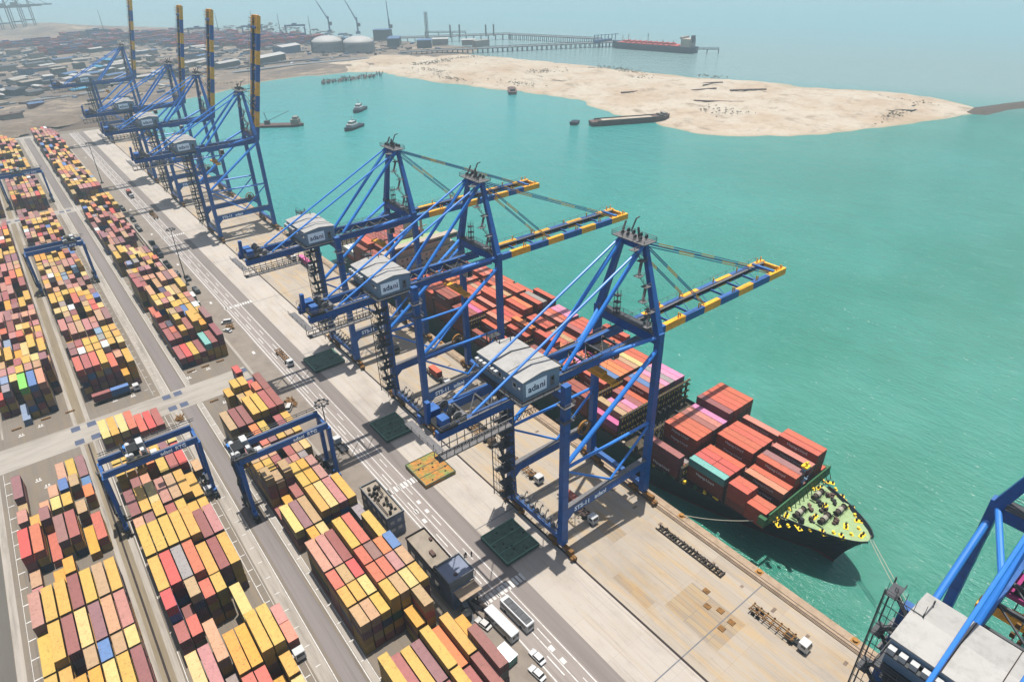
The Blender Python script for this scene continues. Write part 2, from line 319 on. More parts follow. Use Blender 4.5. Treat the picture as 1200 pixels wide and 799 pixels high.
def terrain_mat(name, layers, base, bump=0.9):
    m = bpy.data.materials.new(name); m.use_nodes = True; nt = m.node_tree; L = nt.links; p = nt.nodes['Principled BSDF']
    p.inputs['Roughness'].default_value = 0.95; p.inputs['Specular IOR Level'].default_value = 0.15
    g = N(nt, 'ShaderNodeNewGeometry'); c = N(nt, 'ShaderNodeRGB'); c.outputs[0].default_value = (*lin(base), 1); src = c.outputs[0]
    for k, (sc, st, cc, a, lo, hi) in enumerate(layers):
        m2 = N(nt, 'ShaderNodeMapping'); m2.inputs['Scale'].default_value = st; m2.inputs['Location'].default_value = (k*37, k*11, 0); L.new(g.outputs['Position'], m2.inputs['Vector'])
        n = N(nt, 'ShaderNodeTexNoise'); n.inputs['Scale'].default_value = sc; n.inputs['Detail'].default_value = 9; n.inputs['Roughness'].default_value = 0.68; L.new(m2.outputs[0], n.inputs['Vector'])
        r_ = N(nt, 'ShaderNodeMapRange'); r_.inputs[1].default_value = lo; r_.inputs[2].default_value = hi; r_.inputs[4].default_value = a; L.new(n.outputs[0], r_.inputs[0])
        mx = N(nt, 'ShaderNodeMix', data_type='RGBA'); L.new(r_.outputs[0], mx.inputs['Factor']); L.new(src, mx.inputs['A']); mx.inputs['B'].default_value = (*lin(cc), 1); src = mx.outputs['Result']
    # wet sand near the water line
    sx = N(nt, 'ShaderNodeSeparateXYZ'); L.new(g.outputs['Position'], sx.inputs[0]); r_ = N(nt, 'ShaderNodeMapRange'); r_.inputs[1].default_value = -4.9; r_.inputs[2].default_value = -4.3; r_.inputs[3].default_value = 0.6; r_.inputs[4].default_value = 0; L.new(sx.outputs['Z'], r_.inputs[0])
    mx = N(nt, 'ShaderNodeMix', data_type='RGBA'); L.new(r_.outputs[0], mx.inputs['Factor']); L.new(src, mx.inputs['A']); mx.inputs['B'].default_value = (*lin((176, 168, 140)), 1); src = mx.outputs['Result']
    L.new(src, p.inputs['Base Color'])
    n = N(nt, 'ShaderNodeTexNoise'); n.inputs['Scale'].default_value = 0.12; n.inputs['Detail'].default_value = 8; L.new(g.outputs['Position'], n.inputs['Vector'])
    bp = N(nt, 'ShaderNodeBump'); bp.inputs['Strength'].default_value = bump; bp.inputs['Distance'].default_value = 2.5; L.new(n.outputs[0], bp.inputs['Height']); L.new(bp.outputs[0], p.inputs['Normal'])
    return m
SAND = terrain_mat('sand', [(0.012, (1, 1, 1), (196, 170, 142), 0.8, 0.45, 0.62), (0.03, (1.6, .5, 1), (214, 194, 168), 0.6, 0.45, 0.65), (0.02, (2, 1, 1), (150, 132, 112), 0.75, 0.56, 0.68), (0.07, (1, 1, 1), (150, 130, 108), 0.6, 0.54, 0.68), (0.25, (1, 1, 1), (176, 156, 132), 0.4, 0.52, 0.66)], (218, 206, 188))
EARTH = terrain_mat('earth', [(0.006, (1, 1, 1), (122, 110, 102), 0.9, 0.42, 0.6), (0.012, (1, 2.4, 1), (196, 176, 152), 0.8, 0.5, 0.62), (0.02, (1, 2, 1), (104, 100, 100), 0.8, 0.52, 0.66), (0.05, (1, 2, 1), (92, 82, 76), 0.75, 0.56, 0.7), (0.04, (2, 1, 1), (206, 196, 184), 0.6, 0.62, 0.7)], (146, 130, 116))
spit = [(445, 995), (486, 961), (502, 862), (520, 741), (544, 631), (545, 570), (531, 500), (524, 431), (524, 385), (545, 345), (566, 315), (614, 297), (671, 281), (730, 260), (791, 245), (812, 250), (845, 317), (832, 397), (805, 445), (799, 518), (775, 578), (762, 630), (756, 758), (734, 895), (708, 1000), (690, 1120), (560, 1150), (430, 1100)]
terrain('sand_spit', spit, 6, 0.09, -0.6, 3.4, SAND, wob=16)
main = [(-2500, 806), (68, 806), (78, 860), (140, 915), (248, 962), (318, 998), (388, 1013), (445, 988), (700, 1020), (780, 1100), (745, 1230), (715, 1470), (640, 1625), (600, 1800), (480, 2140), (325, 2480), (262, 2710), (130, 2750), (-600, 2900), (-2500, 2900)]
terrain('mainland', main, 16, 0.10, -1.2, 1.1, EARTH, wob=14)
mud = [(40, 800), (122, 797), (132, 815), (128, 850), (170, 900), (150, 950), (50, 950)]
terrain('mud_bank', mud, 6, 0.14, -0.6, 1.2, terrain_mat('mud', [(0.03, (1, 1, 1), (92, 80, 72), 0.8, 0.45, 0.6), (0.1, (1, 1, 1), (150, 130, 112), 0.6, 0.55, 0.7)], (118, 102, 90)), wob=6)
rk = [(775, 258), (812, 262), (880, 238), (1100, 190), (1100, 172), (880, 214), (822, 232), (780, 236)]
terrain('rock_breakwater', rk, 4, 0.28, -2.6, 2.6, M['rock'], wob=6)
# port platform
YARD = slab_mat('yard_paving', (146, 136, 124), (138, 128, 117), (160, 142, 116), 6.5, 13, 0.45, mortar=(128, 119, 108))
ASPH = ground_mat('apron_asphalt', (172, 162, 156), var=0.09, vscale=0.12, dirt=lin((138, 128, 122)), dirt_amt=0.7, dscale=0.9, stretch=(1, .03, 1))
LANE = ground_mat('lane_asphalt', (150, 142, 140), var=0.1, vscale=0.2, dirt=lin((118, 110, 106)), dirt_amt=0.6, dscale=0.8, stretch=(1.5, .03, 1))
DARKL = ground_mat('far_lane_asphalt', (116, 112, 106), var=0.08, vscale=0.2, dirt=lin((104, 100, 98)), dirt_amt=0.5, dscale=0.08, stretch=(1.5, .15, 1))
CONC = slab_mat('light_concrete', (212, 203, 193), (204, 195, 185), (206, 186, 156), 6.9, 12, 0.35, mortar=(196, 187, 178))
QUAY = slab_mat('quay_concrete', (200, 188, 172), (190, 178, 163), (212, 180, 130), 4.2, 21, 0.7, mortar=(186, 170, 152))
RUN = ground_mat('runway_concrete', (190, 182, 172), var=0.1, vscale=0.5, dirt=lin((140, 132, 122)), dirt_amt=0.75, dscale=0.3, stretch=(2, .12, 1))
CROSS = ground_mat('crossing_concrete', (188, 180, 170), var=0.08, vscale=0.3, dirt=lin((150, 142, 132)), dirt_amt=0.7, dscale=0.12, stretch=(.3, 1.6, 1))
GRAV = ground_mat('gravel', (152, 139, 118), var=0.16, vscale=0.6, dirt=lin((172, 158, 134)), dirt_amt=0.6, dscale=0.2, stretch=(2, .12, 1))
PADM = mat('blue_pad', lin((92, 102, 128)), rough=0.8, var=0.12)
pf = MB().prism([(-1500, -400), (120.4, -400), (120.4, 800), (76, 806), (-1500, 806)], -7, 0); struct(pf.build('port_ground', YARD))
def sheet(name, rects, z, m):
    b_ = MB()
    for x0, x1, y0, y1 in rects: b_.add([(x0, y0, z), (x1, y0, z), (x1, y1, z), (x0, y1, z)], [(0, 1, 2, 3)])
    return struct(b_.build(name, m))
sheet('apron_road', [(58.5, 71, -300, 792)], 0.012, ASPH)
sheet('apron_concrete', [(71, 85, -300, 792)], 0.012, CONC)
sheet('quay_deck', [(85, 117, -300, 795)], 0.012, QUAY)
sheet('apron_dark_band', [(66.3, 71, -300, 792)], 0.02, ground_mat('band_asphalt', (150, 141, 136), var=0.08, vscale=0.12, dirt=lin((124, 116, 110)), dirt_amt=0.6, dscale=0.7, stretch=(1, .03, 1)))
sheet('yard_edge', [(49.5, 58.5, -300, 792)], 0.008, ground_mat('edge_ground', (158, 147, 136), var=0.1, vscale=0.3, dirt=lin((134, 124, 115)), dirt_amt=0.6, dscale=0.1))
sheet('yard_lane', [(21.4, 25.6, -300, 800)], 0.02, LANE)
sheet('west_road', [(-140, -37, -300, 800)], 0.02, DARKL)
sheet('gravel_strip', [(-12.0, -7.6, -300, 800)], 0.016, GRAV)
sheet('crane_runway', [(-8.0, -6.6, -300, 800), (-11.9, -10.7, -300, 800), (17.2, 20.3, -300, 800), (22.4+4.2, 28.0, -300, 800), (49.3, 50.3, -300, 800), (-36.9, -35.1, -300, 800), (-35.4+2.6, -32.2, 250, 800)], 0.024, RUN)
sheet('crossing_road', [(-140, 48.5, 228.5, 243), (-140, 48.5, 513, 525), (-36, 48, 796, 806)], 0.03, CROSS)
sheet('crossing_pad', [(x-1.4, x+1.4, y-1.6, y+1.6) for y in (240.3, 231.2, 518.5) for x in (-11.6, -6.6, 18.6, 22.6, 47.4)], 0.042, PADM)
P = [(59.0, 59.35, 92, 792), (60.2, 60.4, 92, 792), (58.8, 59.1, -200, 92), (62.5, 62.75, -200, 792), (65.7, 65.95, -200, 792), (20.4, 20.6, -300, 228), (26.3, 26.5, -300, 228), (20.4, 20.6, 243, 800), (26.3, 26.5, 243, 800), (14.9, 15.05, 90, 228), (16.6, 16.7, 90, 228), (15, 15.1, 245, 512), (28.05, 28.2, 60, 228), (28.05, 28.2, 245, 795), (-6.2, -6.05, 60, 228), (-33.9, -33.8, 60, 228)]
for k in range(60): P.append((61.2, 61.5, -160+k*16, -154+k*16)); P.append((64.1, 64.35, -152+k*16, -147+k*16))
for yy in (91.2, 141.3, 300, 420): 
    for k in range(11): P.append((58.6+k*1.2, 59.35+k*1.2, yy-1.3, yy+1.3))
for yy in (123.5, 128.2): P.append((60.9, 61.9, yy, yy+1.8)); P.append((63.5, 64.5, yy+3, yy+4.6))
for yy in (66, 70): P.append((62.9, 64, yy, yy+1.6))
for k in range(130):
    yy = 62+k*6.4
    if 226 < yy < 246 or 510 < yy < 528: continue
    P.append((15.05, 16.3, yy, yy+.25)); P.append((28.2, 29.6, yy+2, yy+2.25)) if yy > 245 or yy < 90 else P.append((26.9, 28.0, yy+2, yy+2.25)); P.append((18.0, 19.2, yy+1, yy+1.22)); P.append((-33.8, -32.2, yy, yy+.35)) if yy < 228 else None
    P.append((13.0, 14.4, yy+3, yy+3.2)) if k % 2 else None
P += [(55, 56, y_, y_+2.5) for y_ in range(250, 780, 60)]
for (bx, by) in ((28, 248), (36, 250), (31, 252), (2, 250), (8, 249), (-22, 250), (-28, 248), (-26, 217), (-24, 212), (34, 222), (40, 219)):
    P += [(bx, bx+1.8, by, by+.5), (bx+.3, bx+.7, by+.8, by+1.7), (bx+1.1, bx+1.5, by+.8, by+1.7)]
sheet('painted_marking', [r_ for r_ in P if r_], 0.05, M['paint_white'])
struct(MB().box(117, 120.9, -300, 798, -6, 0.35).build('quay_edge', M['cap_tan']))
sheet('rail_slot', [(84.75, 85.35, -300, 795), (-9.7, -9.2, 60, 228)], 0.03, M['slot_dark'])
rl = MB(); rl.box(117.55, 117.75, -300, 795, .35, .46).box(118.55, 118.7, -300, 795, .35, .42).box(117.15, 117.3, -300, 795, .35, .42); struct(rl.build('crane_rail', M['rail_steel']))
jn = [(71, 117, y_, y_+.28) for y_ in (50, -12, 112, 174, 236, 298, 360, 422, 484, 546, 608)]
sheet('expansion_joint', jn, 0.026, mat('joint', lin((120, 122, 130)), rough=0.8))
P = []
for k in range(46): P.append((111.5+(k % 3)*.4, 113.2+(k % 2)*.5, -20+k*9.1, -19.2+k*9.1))
sheet('oil_patch', P, 0.03, mat('oil', lin((140, 120, 104)), rough=0.8, var=.3))
sheet('repair_patch', [(93, 104, 46, 62), (98, 103, 84, 96), (89, 92, 64, 76)], 0.02, slab_mat('patch', (172, 158, 142), (196, 174, 140), (204, 166, 110), 1.4, 7, 0.8))
# fixed plates on the quay, bollards and fenders
for i, (x, y) in enumerate([(104.5, 58), (102.5, 52.2), (101.8, 48.5), (98.6, 49), (101, 55)]):
    tag(MB().box(x-.7, x+.7, y-.8, y+.8, .02, .25).build('twistlock_bin', M['rust_yellow']), ['brown lashing bin on the quay nearest the ship bow side', 'brown lashing bin second from the parked yellow trailer', 'brown lashing bin closest to the concrete joint line', 'brown lashing bin furthest from the water edge', 'brown lashing bin between two others beside the joint line'][i], 'bin', 'lashing bins on the quay')
bol = None
for i in range(24):
    y = 27.3+i*25.6
    if bol is None:
        m_ = MB(); m_.tube((0, 0, 0), (0, 0, .45), .42, 12).tube((0, 0, .45), (0, 0, .6), .62, 12).box(-.8, .8, -.9, .9, -.06, .03); bol = m_.build('bollard', M['bollard_orange']); o_ = bol
    else: o_ = copy_tree(bol)
    o_.location = (119.8, y, .42)
    tag(o_, 'orange bollard on the quay edge, '+['fourth', 'fifth', 'sixth', 'seventh', 'eighth', 'ninth', 'tenth', 'eleventh', 'twelfth', 'thirteenth', 'fourteenth', 'fifteenth', 'sixteenth', 'seventeenth', 'eighteenth', 'nineteenth', 'twentieth', 'twenty-first', 'twenty-second', 'twenty-third', 'twenty-fourth'][i-3]+' counted from the camera' if i > 2 else ['orange bollard nearest the camera on the quay edge', 'orange bollard beside the bow with open water behind', 'orange bollard holding the bow mooring line'][i], 'bollard', 'mooring bollards along the quay edge')
# ---------------- ship-to-shore cranes ----------------
XL, XW = -15.9, 16.4
def boom_map(up):
    th = R(77) if up else 0.0; hx, hz = 19.0, 51.0; c, s_ = math.cos(th), math.sin(th)
    return lambda x, y, z: (hx+(x-hx)*c-(z-hz)*s_, y, hz+(x-hx)*s_+(z-hz)*c)
def make_sts(up, signtxt='STS-11'):
    root = empty('ship_to_shore_crane', (0, 0, 0)); B, Yl, Pp = M['crane_blue'], M['crane_yellow'], M['pipe_blue']
    for x in (XL, XW):
        for y in (-11.1, 11.1):
            m_ = MB(); top = 54.6 if x < 0 else 56.5
            m_.bar((x, y, 5), (x, y, 14), 2.4, 2.0, w2=1.9, h2=1.7).bar((x, y, 14), (x, y, top), 1.9, 1.7)
            m_.box(x-1.1, x+1.1, y-1, y+1, 2.9, 5.2)
            for zz in (20, 27, 34, 41, 48): m_.box(x-1.02, x+1.02, y-.92, y+.92, zz, zz+.18)
            leg = m_.build('leg', B, root)
            if x < 0:
                for zz in (44.5, 49): w_ = MB().box(x-1.7, x+1.7, y-1.6, y+1.6, zz, zz+.1).rail((x-1.7, y-1.6, zz+.1), (x+1.7, y-1.6, zz+.1)).rail((x+1.7, y-1.6, zz+.1), (x+1.7, y+1.6, zz+.1)).build('platform', M['galv'], leg)
            bg = MB(); sgn = -1 if y < 0 else 1
            bg.bar((x, y-3.6, 2.3), (x, y+3.6, 2.3), 1.1, .9)
            for k in (-3.6, 3.6):
                yy = y+k; bg.bar((x, yy-1.9, 1.25), (x, yy+1.9, 1.25), .9, .9).box(x-.6, x+.6, yy-.5, yy+.5, 1.2, 2.9).box(x-1.1, x-.5, yy-1.6, yy-.7, .7, 1.5).box(x+.5, x+1.1, yy+.7, yy+1.6, .7, 1.5)
            bo = bg.build('bogie', M['rust_yellow'], root)
            wh = MB()
            for k in (-5, -2.3, 2.3, 5): wh.tube((x-.35, y+k, .55), (x+.35, y+k, .55), .5, 12)
            wh.build('wheel_set', M['dark'], bo)
        m_ = MB(); m_.bar((x, -11, 4.6), (x, 11, 4.6), 1.5, 1.6)
        if x < 0:
            pass
        sb = m_.build('sill_beam', [B, M['galv']], root)
        if x < 0:
            MB().rail((x-.7, -10, 5.4), (x-.7, 10, 5.4), t=.12).build('handrail', M['galv'], sb)
            c_ = MB()
            for k in range(7):
                y = -8+k*2.3; c_.path([(x+.4, y, 5.4), (x+.9, y+.1, 7.4), (x+1.7, y+.2, 8.1), (x+1.9, y+.25, 7.2)], .16, 5)
                c_.box(x-.2, x+.8, y+.6, y+1.5, 5.4, 6.6)
            c_.build('cable_guide', M['galv'], sb)
        m_ = MB().bar((x, -10.4, 51.2 if x < 0 else 54.6), (x, 10.4, 51.2 if x < 0 else 54.6), 1.6, 2.2 if x < 0 else 3.0)
        m_.build('cross_beam', B, root)
    for y in (-11.1, 11.1):
        m_ = MB().bar((XL+.8, y, 13.8), (XW-.8, y, 13.8), 1.5, 2.7).box(XL+1, XW-1, y-.9, y+.9, 15.18, 15.24, 1)
        m_.bar((XL+.9, y, 11), (XL+2.9, y, 12.7), 1.2, 1.0).bar((XW-.9, y, 11), (XW-2.9, y, 12.7), 1.2, 1.0)
        pb = m_.build('portal_beam', [B, M['galv']], root)
        if y < 0:
            text_obj(signtxt, 2.0, (XL+6.2, y-.80, 13.7), (1, 0, 0), (0, 0, 1), 'sign_white', pb, bold=.05)
            text_obj('adani', 2.1, (XL+13, y-.80, 13.7), (1, 0, 0), (0, 0, 1), 'sign_white', pb, bold=.05)
            text_obj('adani', 1.9, (XL+18.5, y-.80, 13.6), (1, 0, 0), (0, 0, 1), 'pipe_blue', pb, bold=.05)
        MB().tube((XL, y, 29), (XW, y, 28.2), .45, 10).build('tie_tube', Pp, root)
        MB().tube((XL, y, 29.6), (XW, y, 52), .62, 10).build('diagonal_tube', Pp, root)
        MB().tube((XL, y, 28.4), (1.5, y, 15.6), .33, 8).tube((XW, y, 27.6), (1.5, y, 15.6), .36, 8).build('knee_tube', Pp, root)
        MB().tube((2, .36*y, 51.6), (XW-.3, y*.96, 55.2), .55, 10).build('hinge_strut', Pp, root)
        m_ = MB().bar((XW, y*.97, 55.5), (XW, .33*y, 78.6), 1.9, 1.9, w2=1.2, h2=1.2).build('pylon_leg', B, root)
        if y < 0:
            st = MB()
            for k in range(7):
                t0, t1 = k/7, (k+1)/7; P0 = Vector((XW-1.9, y*.97*(1-t0)+.33*y*t0, 56+22*t0)); P1 = Vector((XW-1.9, y*.97*(1-t1)+.33*y*t1, 56+22*t1))
                sx_ = -1.9 if k % 2 else 0; P0.x += sx_; P1.x += (-1.9-sx_)
                st.bar(P0, P1, .75, .16).rail(P0, P1, 1.0, step=1.2, t=.07); st.box(P1.x-1, P1.x+1, P1.y-.9, P1.y+.9, P1.z, P1.z+.12).rail(P1+Vector((-1, -.9, 0)), P1+Vector((1, -.9, 0)), 1.1, t=.08)
            st.build('pylon_stair', M['galv'], m_)
    a_ = MB().box(XW-2.4, XW+2.2, -5.4, 5.4, 79, 79.25)
    for p, q in (((XW-2.4, -5.4, 79.2), (XW-2.4, 5.4, 79.2)), ((XW+2.2, -5.4, 79.2), (XW+2.2, 5.4, 79.2)), ((XW-2.4, -5.4, 79.2), (XW+2.2, -5.4, 79.2)), ((XW-2.4, 5.4, 79.2), (XW+2.2, 5.4, 79.2))): a_.rail(p, q, 1.1, t=.1)
    ap = a_.build('apex_platform', M['galv'], root)
    s_ = MB().bar((XW, -3.8, 77.6), (XW, 3.8, 77.6), 1.4, 1.6)
    for y in (-3, -1.2, 1.2, 3):
        for dx in (-1, 1): s_.tube((XW+dx*1.1, y-.12, 80.0), (XW+dx*1.1, y+.12, 80.0), .6, 12, 1)
    s_.bar((XW+1, 2, 80), (XW+2.6, 2, 83), .3, .3, 1).bar((XW+2.6, 2, 83), (XW+3.8, 2, 83.2), .25, .25, 1).bar((XW-1, -2.5, 80), (XW-1.6, -2.5, 83), .4, .4, 1).bar((XW, 4, 80), (XW+1.5, 4.4, 82), .4, .4, 1)
    s_.build('sheave_block', [B, M['steel_grey']], ap)
    # girders
    for y in (-3.8, 3.8):
        m_ = MB().bar((-47, y, 51.1), (18.6, y, 51.1), 1.3, 2.2); m_.box(-46, 18, y-.9 if y < 0 else y+.5, y-.5 if y < 0 else y+.9, 52.2, 52.3, 1)
        m_.rail((-46, y*1.24, 52.2), (-30, y*1.24, 52.2), mi=1).rail((-14, y*1.24, 52.2), (15, y*1.24, 52.2), mi=1)
        m_.build('girder', [B, M['galv']], root)
    m_ = MB()
    for x in range(-44, 16, 6): m_.bar((x, -3.2, 51.6), (x, 3.2, 51.6), .5, .7)
    for x in range(-44, 10, 6): m_.bar((x, -3.2, 51.7), (x+6, 3.2, 51.7), .25, .25)
    m_.build('girder_bracing', M['steel_grey'], root)
    fz = MB().bar((-44, -6.1, 48.25), (-20.5, -6.1, 48.25), .14, .14).bar((-12, -.4, 50.4), (12, -.4, 50.4), .2, .2)
    for k in range(26):
        x = -44+k*.9; fz.path([(x, -6.1, 48.2), (x+.45, -6.1, 46.6), (x+.9, -6.1, 48.2)], .07, 4)
    for k in range(30): fz.box(-12+k*.8, -11.6+k*.8, -2.8+(k % 3)*1.2, -2.2+(k % 3)*1.2, 50.4, 51.3, 1)
    fz.build('festoon_cable', [M['cable'], M['rust_yellow']], root)
    # walkway under the back reach and winch gear
    m_ = MB()
    for y in (-7.4, -5.6): m_.bar((-49, y, 47.2), (-29, y, 47.2), .25, .3).bar((-49, y, 49.4), (-29, y, 49.4), .2, .2)
    m_.box(-49, -29, -7.4, -5.6, 47.2, 47.3)
    for k in range(11): m_.bar((-49+2*k, -7.4, 47.2), (-49+2*k, -7.4, 49.4), .14, .14).bar((-49+2*k, -5.6, 47.2), (-49+2*k, -5.6, 51), .14, .14)
    m_.box(-49.5, -47.5, -7.4, 6, 49.8, 49.95).rail((-49.5, -7.4, 49.9), (-49.5, 6, 49.9)); m_; m_.build('service_walkway', M['galv'], root)
    m_ = MB().box(-46.5, -42, -5, 4.5, 52.2, 52.8, 1).box(-45.8, -43.8, -4.6, -2.2, 52.8, 55, 0).box(-45.5, -43, .5, 3.4, 52.8, 54.4, 0).bar((-46.8, 0, 52.5), (-46.4, 0, 57.8), 1, 1.2, 0).bar((-43, -3, 53), (-42.5, -3, 57), .6, .6, 2)
    for y in (-4.2, -1.8, 1.4): m_.tube((-41.5, y, 54), (-41.5, y+.35, 54), 1.15, 14, 2).tube((-42, y, 53.9), (-41, y+.35, 53.9), .35, 8, 1)
    m_.box(-40.8, -39.4, -4.4, -2.6, 52.4, 53.9, 2); m_.rail((-47, -5, 52.8), (-40, -5, 52.8), mi=2).rail((-47, 4.5, 52.8), (-40, 4.5, 52.8), mi=2); m_.build('back_reach_gear', [B, M['dark'], M['galv']], root)
    # machinery house
    x0, x1, y0, y1, z0, z1 = -25.9, -14.9, -7.6, 9.8, 52.5, 57.6; xm = (x0+x1)/2
    h = MB().box(x0, x1, y0, y1, z0, z1); h.add([(x0, y0, z1), (x1, y0, z1), (xm, y0, z1+.8), (x0, y1, z1), (x1, y1, z1), (xm, y1, z1+.8)], [(0, 1, 2), (5, 4, 3), (0, 2, 5, 3), (1, 4, 5, 2)])
    house = h.build('machinery_house', M['house_wall'], root)
    e_ = .25; r_ = MB(); t_ = .22
    for a, b_ in ((x0-e_, xm), (xm, x1+e_)):
        za, zb = (z1+.02, z1+.84) if b_ == xm else (z1+.84, z1+.02)
        r_.add([(a, y0-e_, za), (b_, y0-e_, zb), (b_, y1+e_, zb), (a, y1+e_, za), (a, y0-e_, za+t_), (b_, y0-e_, zb+t_), (b_, y1+e_, zb+t_), (a, y1+e_, za+t_)], [(3, 2, 1, 0), (4, 5, 6, 7), (0, 1, 5, 4), (2, 3, 7, 6), (3, 0, 4, 7), (1, 2, 6, 5)])
    rf = r_.build('roof', M['house_roof'], house)
    for yy in (y0+5.4, y0+11): MB().bar((x0-e_, yy, z1+.3), (xm, yy, z1+1.1), .12, .12).bar((xm, yy, z1+1.1), (x1+e_, yy, z1+.3), .12, .12).build('roof_seam', M['slot_dark'], rf)
    sg = MB().box(x0+.8, x0+7.0, y0-.12, y0-.02, z0+.9, z0+4.4).build('sign', M['sign_white'], house)
    text_obj('ada', 2.4, (x0+3.05, y0-.16, z0+2.6), (1, 0, 0), (0, 0, 1), 'letter_blue', sg, bold=.03); text_obj('ni', 2.4, (x0+5.7, y0-.16, z0+2.6), (1, 0, 0), (0, 0, 1), 'letter_purple', sg, bold=.03)
    MB().box(x0+8.2, x0+9.4, y0-.1, y0-.02, z0+1.0, z0+3.5, 0).box(x0+8.5, x0+9.1, y0-.14, y0-.1, z0+2.5, z0+3.2, 1).build('door', [M['galv'], M['dark']], house)
    for yy in (y0+3, y0+8.6, y0+13.2):
        MB().box(x0-.1, x0-.02, yy-.75, yy+.75, z0+2.2, z0+4, 0).box(x0-.14, x0-.1, yy-.45, yy+.4, z0+2.8, z0+3.7, 1).build('window', [M['white'], M['dark']], house)
        MB().tube((x0-.02, yy-2.2, z0+3.4), (x0-.6, yy-2.2, z0+3.3), .34, 10).build('vent', M['white'], house)
    for k in range(6): MB().box(x0-1.2, x0-.3, y1-1.2-k*1.5, y1-.2-k*1.5, z0+3.3, z0+4.3).build('air_conditioner', M['white'], house)
    f_ = MB().box(x0-1.3, x0-.2, y1-9, y1, z0+3.1, z0+3.25).box(x0-1.4, x1+.6, y0-1.3, y1+.6, z0-.3, z0-.05); f_.rail((x0-1.4, y0-1.3, z0), (x0-1.4, y1+.6, z0)).rail((x0-1.4, y0-1.3, z0), (x1+.6, y0-1.3, z0)).rail((x0-1.4, y1+.6, z0), (x1+.6, y1+.6, z0))
    f_.build('house_platform', M['steel_grey'], house)
    # stays
    for y in (-1, 1):
        MB().tube((XW-.4, y*3.5, 78.4), (-10.2, y*3.8, 52.6), .55, 10).build('backstay', Pp, root)
        MB().tube((XW-.4, y*3.9, 78.6), (-37.4, y*3.8, 52.6), .33, 8).build('outer_backstay', Pp, root)
    # stair tower at the landside rear leg
    st = MB(); xs = XL-2.7
    for k in range(12):
        za, zb = 5.4+k*4.4, 9.8+k*4.4; ya, yb = (9.2, 13.0) if k % 2 else (13.0, 9.2)
        st.bar((xs, ya, za), (xs, yb, zb), .8, .18).rail((xs, ya, za), (xs, yb, zb), 1.0, step=1.5, t=.07).box(xs-1.5, xs+1.6, yb-.8, yb+.8, zb, zb+.12).rail((xs-1.5, yb-.8, zb), (xs+1.6, yb-.8, zb), t=.08).rail((xs-1.5, yb-.8, zb), (xs-1.5, yb+.8, zb), t=.08)
    for y in (8.4, 13.8):
        for dx in (-1.7, 1.7): st.bar((xs+dx, y, 5), (xs+dx, y, 59.4), .2, .2)
    for k in range(25):
        for j in range(5): st.bar((xs-1.7, 8.4+j*1.3, 6+k*2.2), (xs-1.7, 8.4+j*1.3, 8.2+k*2.2), .07, .07)
        zz = 6+k*2.2; st.bar((xs-1.7, 8.4, zz), (xs-1.7, 13.8, zz), .1, .1).bar((xs-1.7, 8.4, zz), (xs+1.7, 8.4, zz), .1, .1)
        if k % 2: st.box(xs-2.6, xs+1.6, 7.7, 10.2, zz, zz+.12).rail((xs-2.6, 7.7, zz), (xs+1.6, 7.7, zz), t=.09, step=1.4).rail((xs-2.6, 7.7, zz), (xs-2.6, 10.2, zz), t=.09, step=1.2)
    st.build('stair_tower', M['steel_grey'], root)
    lt = MB()
    for y in (4.2, -6.8):
        for dx, dy in ((-.6, -.6), (.6, -.6), (.6, .6), (-.6, .6)): lt.bar((XW+dx, y+dy, 56), (XW+dx, y+dy, 63 if y > 0 else 61), .13, .13)
        for zz in (57.5, 59.5, 61.5): lt.box(XW-.9, XW+.9, y-.9, y+.9, zz, zz+.1)
    lt.box(XW-1.6, XW+1.6, -9.5, 9.5, 56.15, 56.3).rail((XW-1.6, -9.5, 56.3), (XW-1.6, 9.5, 56.3)).rail((XW+1.6, -9.5, 56.3), (XW+1.6, 9.5, 56.3)); lt.build('mast_cage', M['steel_grey'], root)
    # cable reel
    m_ = MB(); cx, cy, cz = 11.2, 9.6, 16.2; n = 20
    for k in range(n):
        a, b2 = 2*math.pi*k/n, 2*math.pi*(k+1)/n
        for rr, tt in ((2.35, .34), (1.2, .2)): m_.bar((cx+rr*math.cos(a), cy, cz+rr*math.sin(a)), (cx+rr*math.cos(b2), cy, cz+rr*math.sin(b2)), .6, tt)
        if k % 2: m_.bar((cx, cy, cz), (cx+2.3*math.cos(a), cy, cz+2.3*math.sin(a)), .14, .14)
    m_.box(cx-.6, cx+.6, cy-.4, cy+1.2, cz-1, cz+.6, 1).build('cable_reel', [M['bollard_orange'], M['dark']], root)
    # trolley, cabin, spreader
    tx = -6 if up else 6.5
    tr = MB().box(tx-3.2, tx+3.2, -3.2, 3.2, 49.2, 50.1).box(tx-2, tx+2.4, -2.4, 2.4, 50.1, 51.2, 1).tube((tx-2.2, -2.6, 50.6), (tx-2.2, 2.6, 50.6), .6, 10, 1); tr = tr.build('trolley', [M['magenta'] if not up else B, M['dark']], root)
    MB().box(tx+3.6, tx+5.8, -1.6, 1.2, 46.2, 48.9).build('cabin', M['white'], tr); MB().box(tx+5.8, tx+5.86, -1.4, 1, 46.5, 48.4).box(tx+3.8, tx+5.6, -1.68, -1.6, 46.5, 48.4).build('cabin_window', M['glass'], tr)
    sp = MB().box(tx-1.2, tx+1.2, -6.1, 6.1, 42.4, 42.9).box(tx-1, tx+1, -2, 2, 42.9, 44)
    for y in (-6, 6): sp.box(tx-1.25, tx+1.25, y-.35, y+.35, 42, 42.9)
    sp.build('spreader', M['crane_yellow'], root)
    m_ = MB()
    for dx in (-.9, .9):
        for y in (-1.6, 1.6): m_.tube((tx+dx, y, 44), (tx+dx*1.8, y, 49.3), .05, 4)
    m_.build('hoist_rope', M['cable'], root)
    # boom
    T = boom_map(up); m_ = MB(); ed = [19.4, 27, 35.5, 44, 51.5, 60.5, 67.8, 76.5, 85.5]; zc = 51.1
